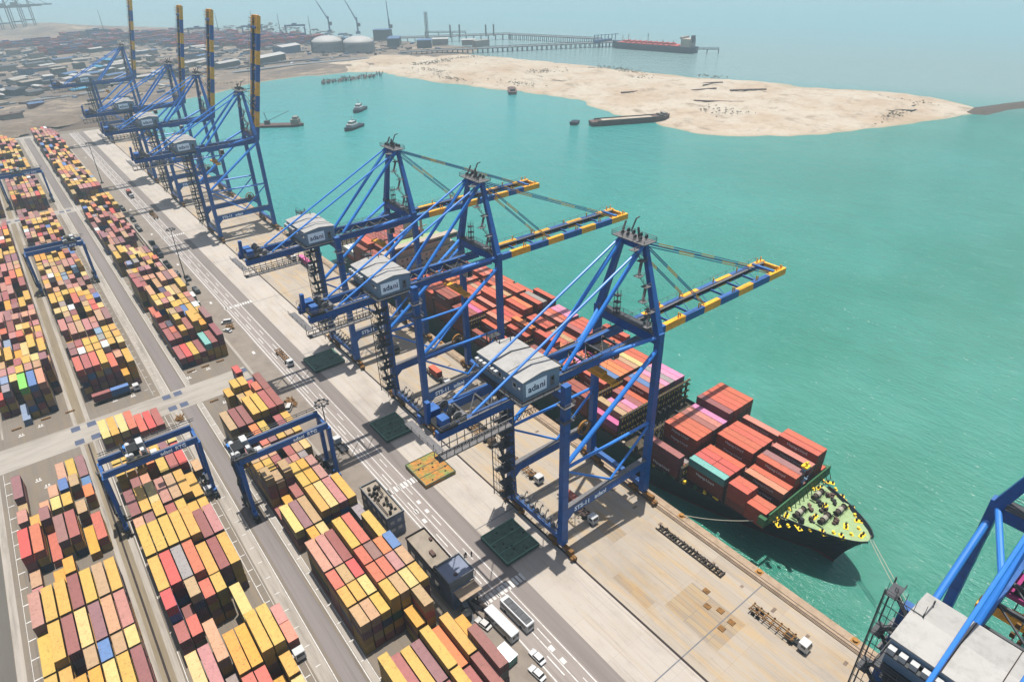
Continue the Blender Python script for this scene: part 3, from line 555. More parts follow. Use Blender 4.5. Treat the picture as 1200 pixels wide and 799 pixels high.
    for y in (-3.9, 3.9):
        for i in range(8): m_.bar(T(ed[i], y, zc), T(ed[i+1], y, zc), 1.5, 2.2, i % 2)
    for i, x in enumerate([23, 31, 39.5, 48, 56, 64, 72]): m_.bar(T(x, -3.4, zc), T(x, 3.4, zc), .4, .6, 0).bar(T(x, -3.4, zc), T(x+4.2, 3.4, zc), .16, .16, 0)
    m_.bar(T(79.5, -3.9, zc+1), T(79.5, 3.9, zc+1), 1.1, 1.1, 0).bar(T(85.3, -4.2, zc), T(85.3, 4.2, zc), .9, 1.2, 1)
    bm = m_.build('boom', [B, Yl], root)
    m_ = MB()
    for y in (5.3,):
        m_.bar(T(20, 2.7, zc+1), T(84, 2.7, zc+1), .7, .08).bar(T(20, 2.3, zc+2), T(84, 2.3, zc+2), .1, .1).bar(T(20, 2.6, zc+.2), T(84, 2.6, zc+.2), .5, .5, 2)
        m_.bar(T(20, y*1.08, zc+1.7), T(85, y*1.08, zc+1.7), .08, .08)
        for k in range(17): m_.bar(T(20+k*4, y*1.08, zc+.6), T(20+k*4, y*1.08, zc+1.7), .08, .08)
    for x in (33, 42, 58, 70, 83, 81): m_.bar(T(x, -3.9, zc+.8), T(x, -3.9, zc+2.7), .3, .3, 1).bar(T(x+1, 3.9, zc+.8), T(x+1, 3.9, zc+2.6), .3, .3, 1).bar(T(x+.9, -3.9, zc+.8), T(x+.9, -3.9, zc+2.2), .25, .25, 1)
    m_.build('boom_walkway', [M['galv'], Yl, M['dark']], bm)
    # forestays
    for y in (-3.4, 3.4):
        for xe in (44.6, 77.5):
            m_ = MB()
            if not up:
                a, b2 = Vector((XW+.6, y, 77.8)), Vector((xe, y*1.12, 52.2)); n = 6 if xe < 50 else 9
                for i in range(n):
                    for dz in (0, .6): m_.bar(a.lerp(b2, i/n)+Vector((0, 0, dz)), a.lerp(b2, (i+1)/n)+Vector((0, 0, dz)), .18, .24, 1 if (i % 3 == 2) else 0)
            else:
                a = Vector((XW+.6, y, 78)); b2 = Vector(T(xe, y*1.12, zc+1)); mid = (a+b2)/2+Vector((1.5 if xe < 50 else 2.5, 0, -8 if xe < 50 else -14))
                for p, q in ((a, mid), (mid, b2)):
                    for i in range(4): m_.bar(p.lerp(q, i/4), p.lerp(q, (i+1)/4), .22, .3, i % 2)
            m_.build('forestay', [B, Yl], root)
    return root
STS = [(102.3, 0, 'blue dock crane with boom lowered over the bow of the container ship, nearest of three'),
       (171.1, 0, 'blue dock crane with lowered boom, middle one of the three working the ship'),
       (225.3, 0, 'blue dock crane with lowered boom, furthest of the three working the ship'),
       (401.7, 1, 'blue dock crane with striped boom raised, nearest of the four with raised booms'),
       (487.3, 1, 'blue dock crane with raised striped boom, second nearest of the four'),
       (559.7, 1, 'blue dock crane with raised striped boom, third of the four from the camera'),
       (726.8, 1, 'blue dock crane with raised striped boom, furthest along the quay'),
       (3.4, 0, 'blue dock crane cut by the lower right corner, its grey roofed machinery house largest')]
proto = {0: None, 1: None}
for yc, up, lab in STS:
    if proto[up] is None: proto[up] = make_sts(up); o_ = proto[up]
    else: o_ = copy_tree(proto[up])
    o_.location = (101.0, yc, 0)
    tag(o_, lab, 'crane', 'ship-to-shore cranes along the quay')

# ---------------- yard gantry cranes ----------------
def make_rtg():
    root = empty('yard_gantry_crane', (0, 0, 0)); B = M['crane_blue']; hw = 12.3
    for y in (-3.6, 3.6):
        m_ = MB().bar((-hw, y, 21.6), (hw, y, 21.6), 1.0, 1.9).box(-hw, hw, y-.3, y+.3, 22.56, 22.64, 1)
        g_ = m_.build('girder', [B, M['galv']], root)
        if y < 0: text_obj('adani  RTG', 1.5, (5.6, y-.55, 21.6), (1, 0, 0), (0, 0, 1), 'sign_white', g_, bold=.03)
        for x in (-hw, hw):
            MB().bar((x, y, 20.8), (x, y*1.0, 2.6), 1.1, 1.5, w2=.9, h2=1.1).build('leg', B, root)
    for x in (-hw, hw):
        MB().bar((x, -5.2, 2.5), (x, 5.2, 2.5), 1.1, 1.2).bar((x, -3.6, 20.2), (x, 3.6, 20.2), .8, 1.2).build('sill_beam', B, root)
        for y in (-4.6, 4.6):
            w_ = MB()
            for k in (-.9, .9):
                for dx in (-.45, .45): w_.tube((x+dx-.25, y+k, .78), (x+dx+.25, y+k, .78), .78, 14)
            w_.build('wheel_set', M['rubber'], root)
            MB().box(x-.5, x+.5, y-1, y+1, 1.2, 2.2).box(x-1.1, x-.5, y-.4, y+.6, 1.5, 2.9).build('bogie', M['steel_grey'], root)
    st = MB()
    for k in range(5):
        za, zb = 3+k*3.7, 6.7+k*3.7; ya, yb = (-1.4, 1.4) if k % 2 else (1.4, -1.4)
        st.bar((-hw-1, ya, za), (-hw-1, yb, zb), .6, .15).box(-hw-1.4, -hw-.5, yb-.5, yb+.5, zb, zb+.1).rail((-hw-1.3, ya, za), (-hw-1.3, yb, zb), t=.07, step=1.5)
    st.build('stair', M['steel_grey'], root)
    MB().box(-hw-.8, -hw+.9, -2.4, 2.4, 3.2, 5.6).build('power_unit', M['steel_grey'], root); MB().box(hw-.9, hw+.8, -1.6, 1.6, 3.2, 4.9).build('control_cabinet', M['steel_grey'], root)
    f_ = MB().bar((-hw+.5, 4.9, 23.4), (hw+1.6, 4.9, 23.4), .16, .16).bar((-hw+.5, 5.2, 22.5), (hw+1.6, 5.2, 22.5), .3, .1)
    for k in range(9): f_.bar((-hw+1+k*3, 4.9, 22.4), (-hw+1+k*3, 4.9, 23.4), .12, .12)
    f_.build('cable_track', M['steel_grey'], root)
    return root
def rtg_trolley(root, tx, big):
    m_ = MB().box(tx-3, tx+3, -4.4, -3.4, 22.7, 23.2).box(tx-3, tx+3, 3.4, 4.4, 22.7, 23.2).box(tx-2.6, tx-1.8, -4, 4, 22.7, 23.2).box(tx-.4, tx+.6, -4, 4, 22.7, 23.2).box(tx+1.8, tx+2.6, -4, 4, 22.7, 23.2).box(tx-2.6, tx-1.4, 1.4, 3, 23.2, 24.3, 3).box(tx+1, tx+2, -3.2, -1.6, 23.2, 24.6, 2).box(tx-2.8, tx-2, -3, -1.6, 23.2, 24.2, 2).box(tx-2, tx+.6, -2.6, 1.2, 23.2, 25, 1).box(tx+.8, tx+2.4, .4, 3.4, 23.2, 24.8, 2).tube((tx-1.5, -3.6, 24), (tx-1.5, 3.2, 24), .7, 12, 2).tube((tx+1.6, -3.8, 23.8), (tx+1.6, -1, 23.8), .6, 12, 0)
    m_.rail((tx-3, -4.4, 23.2), (tx+3, -4.4, 23.2), t=.1).rail((tx-3, 4.4, 23.2), (tx+3, 4.4, 23.2), t=.1).rail((tx-3, -4.4, 23.2), (tx-3, 4.4, 23.2), t=.1).bar((tx-2.6, 0, 23.2), (tx-3.4, .5, 25.6), .3, .3)
    t_ = m_.build('trolley', [M['steel_grey'], M['dark'], M['white'], M['pipe_blue']], root)
    MB().box(tx+3.1, tx+4.8, -2.5, -.5, 19.6, 22).build('cabin', M['white'], t_); MB().box(tx+3.2, tx+4.7, -2.56, -2.5, 20, 21.6).build('cabin_window', M['glass'], t_)
    s_ = MB().box(tx-1.2, tx+1.2, -3, 3, 18.2, 18.7)
    for dx in (-1, 1):
        for dy in (-2, 2): s_.tube((tx+dx, dy, 18.7), (tx+dx*1.4, dy, 22.7), .06, 4)
    s_.build('spreader', M['rust_yellow'], root)
rt_spots = [(5.1, 178.4, -3, 'blue yard gantry over the middle front container block, trolley near mid span'),
            (36.8, 160.2, -10.6, 'blue yard gantry over the right front container block, trolley at its left end'),
            (5.1, 380, 7, 'blue yard gantry over the second container block of the middle lane'),
            (5.1, 552, -2, 'blue yard gantry in the far left lane, partly cut by the photo edge')]
p0 = None
for x, y, tx, lab in rt_spots:
    if p0 is None: p0 = make_rtg(); o_ = p0; base = None
    else:
        # share all but the trolley
        o_ = p0.copy(); link(o_)
        for ch in base_kids: copy_tree(ch, o_)
    if base is None: base_kids = list(KID[p0.name]); base = 1
    rtg_trolley(o_, tx, True)
    o_.location = (x if x < 30 else 36.6, y, 0)
    if x > 30: o_.scale = (1.06, 1, 1)
    tag(o_, lab, 'crane', 'yard gantry cranes straddling the container blocks')
# ---------------- containers ----------------
CC = {'y': (214, 170, 66), 'g': (226, 160, 30), 'c': (224, 196, 122), 't': (188, 152, 112), 'p': (206, 150, 118), 'k': (190, 126, 122), 'm': (142, 90, 98), 'r': (164, 80, 82),
      'n': (140, 66, 74), 'e': (212, 62, 66), 'o': (206, 96, 74), 'q': (228, 118, 58), 'b': (58, 118, 186), 'u': (128, 158, 192), 'w': (220, 226, 228), 'a': (150, 144, 146), 'l': (112, 214, 92), 'd': (28, 48, 96), 's': (214, 128, 108), 'j': (218, 88, 160), 'h': (232, 140, 186), 'x': (104, 190, 178), 'v': (60, 96, 52), 'R': (150, 52, 46), 'O': (206, 80, 52)}
NAME = {'y': 'yellow', 'g': 'golden yellow', 'c': 'cream yellow', 't': 'tan', 'p': 'peach', 'k': 'dusty pink', 'm': 'mauve', 'r': 'rose red', 'n': 'maroon', 'e': 'bright red', 'o': 'salmon red', 'q': 'orange', 'b': 'blue', 'u': 'pale blue', 'w': 'white', 'a': 'grey', 'l': 'lime green', 'd': 'navy', 's': 'pale salmon', 'j': 'magenta', 'h': 'pink', 'x': 'teal', 'v': 'dark green', 'R': 'dark red', 'O': 'orange red'}
LEN = {1: 12.19, 0: 6.06}
def cont_mesh(L, name):
    m_ = MB(); W, Hh = 2.38, 2.57; t = .1
    m_.box(t*.6, W-t*.6, t*.6, L-t*.6, .12, Hh-.03)
    for x in (0, W-.16):
        for y in (0, L-.16): m_.box(x, x+.16, y, y+.16, 0, Hh)
    for x in (0, W-.1): m_.box(x, x+.1, .16, L-.16, Hh-.1, Hh).box(x, x+.1, .16, L-.16, 0, .16)
    for y in (0, L-.1): m_.box(.16, W-.16, y, y+.1, Hh-.12, Hh).box(.16, W-.16, y, y+.1, 0, .16)
    n = int(L/.61)
    for k in range(1, n):          # side corrugation
        y = k*L/n
        m_.box(0.005, .06, y-.1, y+.1, .16, Hh-.1).box(W-.06, W-.005, y-.1, y+.1, .16, Hh-.1)
    o_ = m_.build(name, M['cont']); return o_
def door_mesh():
    m_ = MB().box(.18, 1.2, -.015, .055, .17, 2.45).box(1.24, 2.22, -.015, .055, .17, 2.45)
    for x in (.45, .95, 1.5, 2.0): m_.box(x-.025, x+.025, -.06, -.015, .2, 2.42, 1).box(x-.12, x+.1, -.055, -.01, 1.0, 1.06, 1)
    m_.box(1.75, 2.15, -.02, -.014, 1.9, 2.2, 1); return m_
base40 = cont_mesh(12.19, 'shipping_container'); base20 = cont_mesh(6.06, 'shipping_container')
door0 = door_mesh().build('door', [M['cont'], M['galv']])
for o_ in (base40, base20, door0): col.objects.unlink(o_)
FX, CX_, CY_ = 760.81, 600, 399.5
def px(P):
    v = Vector(P)-Vector(CAM); c_ = (v.dot(r2), v.dot(d2), v.dot(fw))
    return (CX_+FX*c_[0]/c_[2], CY_+FX*c_[1]/c_[2], c_[2]) if c_[2] > 1 else (9e9, 9e9, 1)
ALL = []   # x, y, z, L, colour, meta
def cj(c, a=7):
    return tuple(max(10, min(250, v+random.uniform(-a, a))) for v in CC[c])
WT = 'yyyyyyyygcctttppkkkmmmrrnnooqeabduw'
def stack(blk, x, y, t, Lf, top, row, z0=0.0, th=2.6, low=None):
    for k in range(t):
        c = top if k == t-1 else random.choice(low or 'yyyyymmnnrrddvbtkoga')
        ALL.append(dict(x=x+random.uniform(-.05, .05), y=y+random.uniform(-.08, .08), z=z0+k*th, L=Lf, c=c, rgb=cj(c), blk=blk, row=row, tier=k, top=(k == t-1), nt=t))
def parse(blk, x0, pitch, lines):
    for ln in lines.strip().split('\n'):
        a = ln.split()
        if not a: continue
        y = float(a[0])
        for it in a[1:]:
            r_, c, t = int(it[0]), it[1], int(it[2]); Lf = 1 if it.endswith('L') else 0
            stack(blk, x0+pitch*r_, y, t, Lf, c, r_)
parse('left front', -30.9, 2.8, '''
204.5 0m2L
207 4p1L 5y1L 6m1L
200 4b2 5t2 6b1
198.4 0t1 3p2
192 0k2 2p2 3c2 4y2 6q2
187.2 1y2
185.6 2m3 5t2
173.2 0e3L 1o3L 2o1L 3m3L 4r3L
171 6o2L
169.5 5g1L
166.6 0t1
160 0k1 2g2 3g3
153 3c2
146.7 0k3L 1y3L 2y3L 3n3L 4y3L 5t3L 6y3L
133.7 0y2L 1y3L 2n3L 3c3L 4m3L 5p3L 6k3L
127 0y2 1y2 3t3 4b3 5t3 6c3
114.3 0k2L 1y3L 2g3L 3g3L 4c3L 5y3L 6n3L
101.5 0y3L 1y3L 2m2L 3y3L 4n3L 5y2L 6p3L
''')
parse('middle front', -4.8, 2.7, '''
219.5 0c2L 1y2L 2c2L 3o2L 4o1L 5e1L 6r1L
206.5 6c1 5t1
195.2 0y4 1y4 2y4 3p3 4y3 5m3 6c4
188.3 0y4 1y4 2y4 3q4
182 0y1 1m3 2p3 3n1 4y4L 5r4L 6e4L
167.7 0n4L 1y4L 2c4L 3k4L 4t4L 5y4L 6y3L
160.3 0p4 1m4 2y5 3r4 4y4 5y3 6y3
147 0y5L 1y5L 2y5L 3y5L 4y5L 5n4L 6k4L
133.7 0y5L 1e5L 2a5L 3o5L 4y4L 5n4L 6y4L
127.2 0e5 1n2 2t5 3o4 4y4
120.8 0r3 1o3
114.8 5c4L
108.5 2p4L
102.5 0c4L 1k4L 3g4L 4g4L 5y5L 6y5L
95.5 2a2L 6y4 3o4 4o4
88.5 5g2L 6c4 0n3L 1y3L
''')
parse('right front', 28.6, 2.68, '''
226.5 5e3
208.5 2y4 3y5 4y5 5e4
202 3t4 4y4 5o5
201 6n5L
188.8 0t4L 1n4L 2n4L 3y5L 4y5L 5r5L 6n5L
181.5 2q4 3y4 5r4 6y4
174.6 0m3 2o4 3m4 4y4 5t4 6y4
168 0t4 1p4 2p4 4r3 5t3 6c3
161.6 0y4 1y4 2r4 3m3 4k3 5a3
155 0t5 1t4 2t5
148.8 0r1L 1g2 2r3L 3y4L 4g4L 5k4L 6a2
136 0c3L 1m3L 2t3L 3y4L 4c4L 5k4L 6y4L
129.2 1g3 2c3
129 6a3
116.4 0p4L 1k4L 2n4L 3y5L 4o5L 5t2L 6y4L
109.8 0o4 1t4 2e4 3o5 4m5 5q5 6b5
103.4 0y4 1y4 2c4 3o5 4o5 5k5 6t5
96.8 0t4 1t4 2y4 3y5 4t5 5c5 6y5
90.4 4g3 5t5
77.2 0y3L 1r2L 2y2L 3m2L 4y3L 5q2L 6y3L
64.4 0y3L 1m3L 2n2L 3r2L 4y3L 5r2L 6n3L
52.0 0y3L 1m3L 2n2L 3r2L 4y3L 5r2L 6n3L
''')
parse('apron side', 47.2, 2.6, '''
69.0 0n4L
80.6 0g3
''')
parse('left lane second', -30.9, 2.8, '''
253.5 2u1L
257.3 3l5L 4b5L 5p5L
263.8 0e3 1a4
270.5 0c4 1u4 2c4 3y5 4k5 5t5 6m6
277 0t4 1k4 2k4 3r5 4y5 5c5 6y4
283.4 1t4 2t3 3y4 4c4 5a2 6k3
''')
parse('middle lane second', -4.8, 2.7, '''
257.5 0o5L 1r5L 2o5L 3y5L 4o4L 5g2L 6y4L
264 5p4
270.5 0n3 1w5 2y5 3y5 4w5 5n3 6c5
277 0m4 1e4 2y5 3y5 4r4 5y4 6y5
283.5 0m4 1r4 2y4 3o4 4a4 5y4 6m4
290 0g3 1n3 2r3 3y2 4u4 5y4 6y4
''')
parse('right lane second', 28.8, 2.62, '''
256.3 0r2L 1e2L 2y2L 3n2L 4x3L 5n3L 6n4L
269.5 0r3L 1n3 2y4 3r4L 4y5L 5g4 6m5L
275.9 1o3 2y5 5y4
''')

def genblock(blk, x0, pitch, nrow, ya, yb, seed, hmin=2, hmax=5, gap=0.05, skip=()):
    rs = random.Random(seed); y = ya
    ph = [rs.uniform(0, 6) for _ in range(6)]
    while y+12.2 < yb:
        if not any(a <= y <= b_ for a, b_ in skip):
            mode40 = rs.random() < 0.55; tone = rs.choice([WT, WT, 'yyyyycg', 'mmkkrrtp', WT])
            for r_ in range(nrow):
                if rs.random() < gap: continue
                hh = 3.6+1.3*math.sin(y/31+ph[0]+r_*.3)+.9*math.sin(y/13+r_+ph[1]); t = int(max(1, min(hmax, round(hh+rs.uniform(-.7, .7)))))
                t = max(hmin if rs.random() < .8 else 1, t)
                cc = rs.choice(tone)
                if (mode40 and rs.random() < .85) or rs.random() < .15: stack(blk, x0+pitch*r_, y, t, 1, cc, r_)
                else:
                    stack(blk, x0+pitch*r_, y, t, 0, cc, r_); stack(blk, x0+pitch*r_, y+6.4, max(1, t+rs.choice((-1, 0, 0, 1)) if t < 5 else t-rs.choice((0, 1))), 0, rs.choice(tone), r_)
        y += 13.0
genblock('middle lane second', -4.8, 2.7, 7, 296.5, 440, 5)
genblock('middle lane second', -4.8, 2.7, 7, 440, 505, 15, hmax=4, gap=.15)
genblock('left lane second', -30.9, 2.8, 7, 289.8, 505, 6, gap=.06)
genblock('right lane second', 28.8, 2.62, 7, 282.5, 510, 9, gap=.07, skip=((395, 410),))
genblock('middle lane far', -4.8, 2.7, 7, 531, 790, 11, gap=.12, hmax=4)
genblock('left lane far', -30.9, 2.8, 7, 531, 790, 12, gap=.1, hmax=4)
genblock('right lane far', 28.8, 2.62, 7, 528, 795, 13, gap=.08, hmax=4)
# ship cargo: bay near y -> row: tier count and colours
SHIP = '''
58.7|0 -|1 O2s 0|2 O2s 0|3 -|4 s3L|5 O3L|6 O4L|7 m4L|8 R2L|9 s4L|10 O5L|11 O5L|12 O2L
72.2|0 -|1 x3L|2 e3s 2|3 e3s 2|4 O3L|5 n2L|6 O4L|7 O4L|8 O4L|9 O4L|10 R3L|11 s4L|12 R2L
86.0|0 r3L|1 R1L|2 a1L|3 O4L|4 O4L|5 O4L|6 r4L|7 s4L|8 h4L|9 n5L|10 O5L|11 O5L|12 O5L|13 O5L
110.7|0 j2s 2|1 t3s 2|2 k3s 3|3 h3s 3|4 r3L|5 O3L|6 R4L|7 b4L|8 k4L|9 h4L|10 a4L|11 h4L|12 h4L
124.4|0 R3L|1 R3L|2 s2L|3 O4L|4 O4L|5 b4L|6 q4L|7 q4L|8 O4L|9 t4L|10 c4L|11 O4L|12 O4L|13 s3L
138.2|0 O5L|1 O5L|2 O5L|3 O4L|4 h4L|5 s4L|6 O4L|7 O3L|8 O4L|9 O4L|10 R4L|11 O4L|12 O4L|13 O5L
152.0|0 -|1 O2L|2 O3L|3 n3L|4 O5L|5 q4L|6 O4L|7 t4L|8 R2L|9 O3L|10 r4L|11 O4L|12 O4L|13 O4L
165.8|0 R3L|1 O3L|2 n2L|3 O4L|4 q5L|5 O4L|6 n2L|7 O4L|8 O4L|9 t3L|10 s4L|11 O4L|12 h4L|13 h4L
179.6|0 R2L|1 -|2 O3L|3 s4L|4 O4L|5 e4L|6 O4L|7 O5L|8 q5L|9 R2L|10 O5L|11 a5L|12 R3L|13 O5L
193.4|0 R4L|1 R4L|2 j4L|3 O4L|4 O3L|5 s4L|6 O5L|7 O5L|8 t5L|9 s4L|10 O5L|11 O5L|12 O4L|13 O4L
207.2|0 R5L|1 R5L|2 O5L|3 O4L|4 R4L|5 O4L|6 O4L|7 t4L|8 O4L|9 O3L|10 O4L|11 R4L|12 s4L|13 O4L
221.0|0 O4L|1 R4L|2 O4L|3 O4L|4 O3L|5 q4L|6 q4L|7 O4L|8 s4L|9 O4L|10 s3L|11 O4L|12 s4L|13 O4L
234.8|0 O3L|1 R3L|2 O3L|3 O3L|4 O3L|5 q4L|6 q4L|7 s4L|8 s4L|9 s4L|10 O3L|11 O3L|12 O3L|13 O3L
270.5|0 R4L|1 R4L|2 R5L|3 O5L|4 R5L|5 O5L|6 O4L|7 R5L|8 R5L|9 O5L|10 O4L|11 O4L|12 R4L|13 R4L
284.3|0 R4L|1 O5L|2 O5L|3 R5L|4 R5L|5 R5L|6 n5L|7 O5L|8 R5L|9 R5L|10 R5L|11 R5L|12 R5L|13 R5L
298.1|0 w2L|1 w2L|2 w2L|3 R4L|4 O4L|5 R4L|6 q4L|7 R5L|8 R5L|9 R5L|10 R5L|11 R4L|12 R4L|13 R4L
'''
SB = 5.6; bi = 0
for ln in SHIP.strip().split('\n'):
    a = ln.split('|'); y = float(a[0])
    for it in a[1:]:
        q = it.split(); r_ = int(q[0])
        if q[1] == '-': continue
        c, t = q[1][0], int(q[1][1]); x = 125.9+2.5*r_
        low = 'RRROOnR'
        if q[1].endswith('L'): stack('ship', x, y, t, 1, c, r_, SB, 2.66, low)
        else:
            stack('ship', x, y, t, 0, c, r_, SB, 2.66, low)
            far = {0: 1, 2: 0, 3: -1}[int(q[2])]
            stack('ship', x, y+6.15, t+far, 0, c, r_, SB, 2.66, low)
# white lettered sides later; pick the 300 that show largest
top_at = {}
for d_ in ALL: top_at.setdefault((d_['blk'], d_['row']), []).append(d_)
for d_ in ALL:
    cx_, cy_ = d_['x']+1.22, d_['y']+LEN[d_['L']]/2; p_ = px((cx_, cy_, d_['z']+2.6)); L_ = LEN[d_['L']]
    vis = -20 < p_[0] < 1220 and -20 < p_[1] < 815
    ar = (L_*2.44*(0.5 if d_['top'] else 0))
    nb = [e for e in top_at[(d_['blk'], d_['row'])] if e['top'] and abs(e['y']+LEN[e['L']]/2-(d_['y']-3)) < LEN[e['L']]/2+.5 and e['y'] < d_['y']-1]
    nh = max([e['z']+2.6 for e in nb] or [0])
    if nh <= d_['z']+1.3: ar += 2.44*2.6*.8
    sr = d_['row']-1 if d_['x'] > 0 else d_['row']+1
    ns = [e for e in top_at.get((d_['blk'], sr), []) if e['top'] and e['y'] < cy_ < e['y']+LEN[e['L']]]
    if max([e['z']+2.6 for e in ns] or [0]) <= d_['z']+1.3: ar += L_*2.6*(0.35 if d_['blk'] != 'ship' else .55)
    d_['ar'] = ar/p_[2]**2 if vis else 0
NIND = 292
order = sorted(range(len(ALL)), key=lambda i: -ALL[i]['ar']); ind = set(order[:NIND])
ORD = ['first', 'second', 'third', 'fourth', 'fifth', 'sixth', 'seventh', 'eighth', 'ninth', 'tenth', 'eleventh', 'twelfth', 'thirteenth', 'fourteenth', 'fifteenth', 'sixteenth', 'seventeenth', 'eighteenth', 'nineteenth', 'twentieth', 'twenty-first', 'twenty-second', 'twenty-third', 'twenty-fourth', 'twenty-fifth']
ranks = {}
for k_, lst in top_at.items():
    ys = sorted({round(e['y']*2)/2 if False else e['y'] for e in lst if e['top']})
    for e in lst: ranks[id(e)] = sum(1 for v in ys if v < e['y']-1.0)
BN = {'ship': 'ship'}
used_l = set()
for i in sorted(ind):
    d_ = ALL[i]; r_ = ranks[id(d_)]
    ln_ = 'long' if d_['L'] else 'short'
    if d_['blk'] == 'ship':
        lab = f"{NAME[d_['c']]} container on the ship, {ORD[d_['row']]} row from quay, {ORD[r_]} bay from bow"
        grp = 'containers loaded on the ship'
        if not d_['top']: lab = f"{NAME[d_['c']]} container on the ship, {ORD[d_['tier']]} tier, {ORD[d_['row']]} row from quay, {ORD[r_]} bay from bow"
    else:
        lab = f"{NAME[d_['c']]} {ln_} container, {ORD[d_['row']]} row from left, {ORD[r_]} from front, {d_['blk']} block"
        if not d_['top']: lab = f"{NAME[d_['c']]} container at {ORD[d_['tier']]} level, {ORD[d_['row']]} row from left, {ORD[r_]} from front, {d_['blk']} block"
        grp = 'containers stacked in the yard'
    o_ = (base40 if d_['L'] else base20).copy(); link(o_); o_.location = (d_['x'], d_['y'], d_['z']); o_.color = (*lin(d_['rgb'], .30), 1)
    used_l.add(lab); tag(o_, lab, 'container', grp)
    dd = door0.copy(); link(dd, o_); dd.color = o_.color
    d_['obj'] = o_
# writing on the hull-side faces of some ship containers
def side_text(d_, s_='Hapag-Lloyd', size=1.25):
    if 'obj' in d_: text_obj(s_, size, (-.03, LEN[d_['L']]/2, 1.35), (0, -1, 0), (0, 0, 1), 'white', d_['obj'], thick=.01, bold=.03)
for d_ in ALL:
    if d_['blk'] == 'ship' and 'obj' in d_ and d_['c'] in 'ORsq' and d_['L']:
        sr = [e for e in top_at.get(('ship', d_['row']-1), []) if e['top'] and e['y'] < d_['y']+6 < e['y']+LEN[e['L']]]
        if max([e['z']+2.6 for e in sr] or [0]) <= d_['z']+1.3 and random.random() < .75: side_text(d_)
m_ = MB()
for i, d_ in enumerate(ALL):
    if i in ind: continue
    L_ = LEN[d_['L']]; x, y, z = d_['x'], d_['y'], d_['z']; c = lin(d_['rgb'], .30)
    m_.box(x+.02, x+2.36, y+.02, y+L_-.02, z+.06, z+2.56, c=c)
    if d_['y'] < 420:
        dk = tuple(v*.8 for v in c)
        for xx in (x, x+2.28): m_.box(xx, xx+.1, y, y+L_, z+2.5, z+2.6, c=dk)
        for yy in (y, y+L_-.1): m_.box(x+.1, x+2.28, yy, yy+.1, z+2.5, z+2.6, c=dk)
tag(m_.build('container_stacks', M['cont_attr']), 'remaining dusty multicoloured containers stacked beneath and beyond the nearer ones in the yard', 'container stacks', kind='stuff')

# ---------------- the container ship ----------------
ship = empty('container_ship', (143, 180, -5), 0, 'long container ship with green foredeck moored beside the blue quay cranes', 'ship')
def hw_at(y, lvl):     # half breadth at deck (lvl 1) and waterline (0)
    full = 17.6
    if lvl == 1: e, b0 = 52, 37.2
    else: e, b0 = 75, 44.0
    if y < b0: return 0.02
    t = min(1, (y-b0)/e); a = full*(1-(1-t)**(2.4 if lvl == 1 else 1.9))
    if lvl == 1: a = full*min(1, (t*1.0))**0.5*1.0 if t < 1 else full
    if y > 300: a *= 1-((y-300)/34)**2*(.12 if lvl == 1 else .75)
    return max(a, .02)
rings = []
YSd = [37.3, 38, 39.5, 42, 46, 50, 54, 58, 63, 70, 78, 90, 110, 150, 220, 290, 305, 320, 333]
def deckz(y): return 9.6 if y < 57.5 else 4.6
m_ = MB(); V = []; Fs = []; n = len(YSd)
lev = [-6.5, -4.2, -4.0, 0.5, 4.6, 9.6]
prof = []
for lv, z in enumerate(lev):
    f_ = (z+6.5)/16.1; row = []
    for k, y in enumerate(YSd):
        stem = 44.5-7.2*max(0, f_)**1.5
        yy = stem+(y-37.3)*(333-stem)/(333-37.3)
        hb = hw_at(y, 0)*(1-f_)+hw_at(y, 1)*f_ if f_ < 1 else hw_at(y, 1)
        if y < 43 and lv < 5: hb = hw_at(y, 1)*f_**2.2
        if lv == 5 and y > 58: hb = hw_at(y, 1)
        row.append((hb, yy, z if not (lv == 5 and y >= 58) else 5.9))
    prof.append(row)
for sgn in (-1, 1):
    base = len(m_.v)
    V = [(sgn*h-0.0, yy-180, z+5) for row in prof for h, yy, z in row]; Fs = []
    mi = []
    for lv in range(5):
        for k in range(n-1):
            q = (lv*n+k, lv*n+k+1, (lv+1)*n+k+1, (lv+1)*n+k); Fs.append(q if sgn > 0 else q[::-1]); mi.append(0 if lv == 0 else (1 if lv >= 3 and False else 2))
    m0 = len(m_.f); m_.add(V, Fs)
    for j, v in enumerate(mi): m_.m[m0+j] = 0 if v == 0 else 1
# transom
a = [( h, 333-180, z+5) for h, yy, z in [r_[-1] for r_ in prof]]
m_.add([(-x, y, z) for x, y, z in a]+a, [(i, i+1, len(a)+i+1, len(a)+i) for i in range(len(a)-1)], 1)
hull = m_.build('hull', [M['hull_red'], M['hull_dark']], ship)
def deck_poly(ya, yb, z, name, m, shrink=.35, step=1.5):
    ys = list(np.arange(ya, yb, step))+[yb]; L_ = [(-max(hw_at(y, 1)-shrink, .05), y-180, z+5) for y in ys]; R_ = [(-x, y, zz) for x, y, zz in L_]
    k = len(ys); return MB().add(L_+R_, [(i, i+1, k+i+1, k+i) for i in range(k-1)]).build(name, m, ship)
deck_poly(37.9, 57.4, 8.7, 'foredeck', M['deck_green']); deck_poly(57.4, 333, 4.4, 'main_deck', M['deck_brown'], step=6)
for sg in (-1, 1):
    bw = MB()
    for y0_ in np.arange(37.6, 57, 1.2):
        a, b2 = (sg*hw_at(y0_, 1), y0_-180, 14.5), (sg*hw_at(min(y0_+1.2, 57.6), 1), y0_+1.2-180, 14.5)
        bw.bar(a, b2, .22, .25).bar((a[0]*.97, a[1], 13.7), a, .16, .22)
    bw.build('bulwark', M['hull_dark'], ship)
bk = MB(); ybk = 57.6-180
bk.box(-15.2, 15.2, ybk-.3, ybk+.1, 13.6, 17.2).box(-16.4, -15.2, ybk+.1, ybk+2.2, 13, 15.6).box(15.2, 16.4, ybk+.1, ybk+2.2, 13, 15.6)
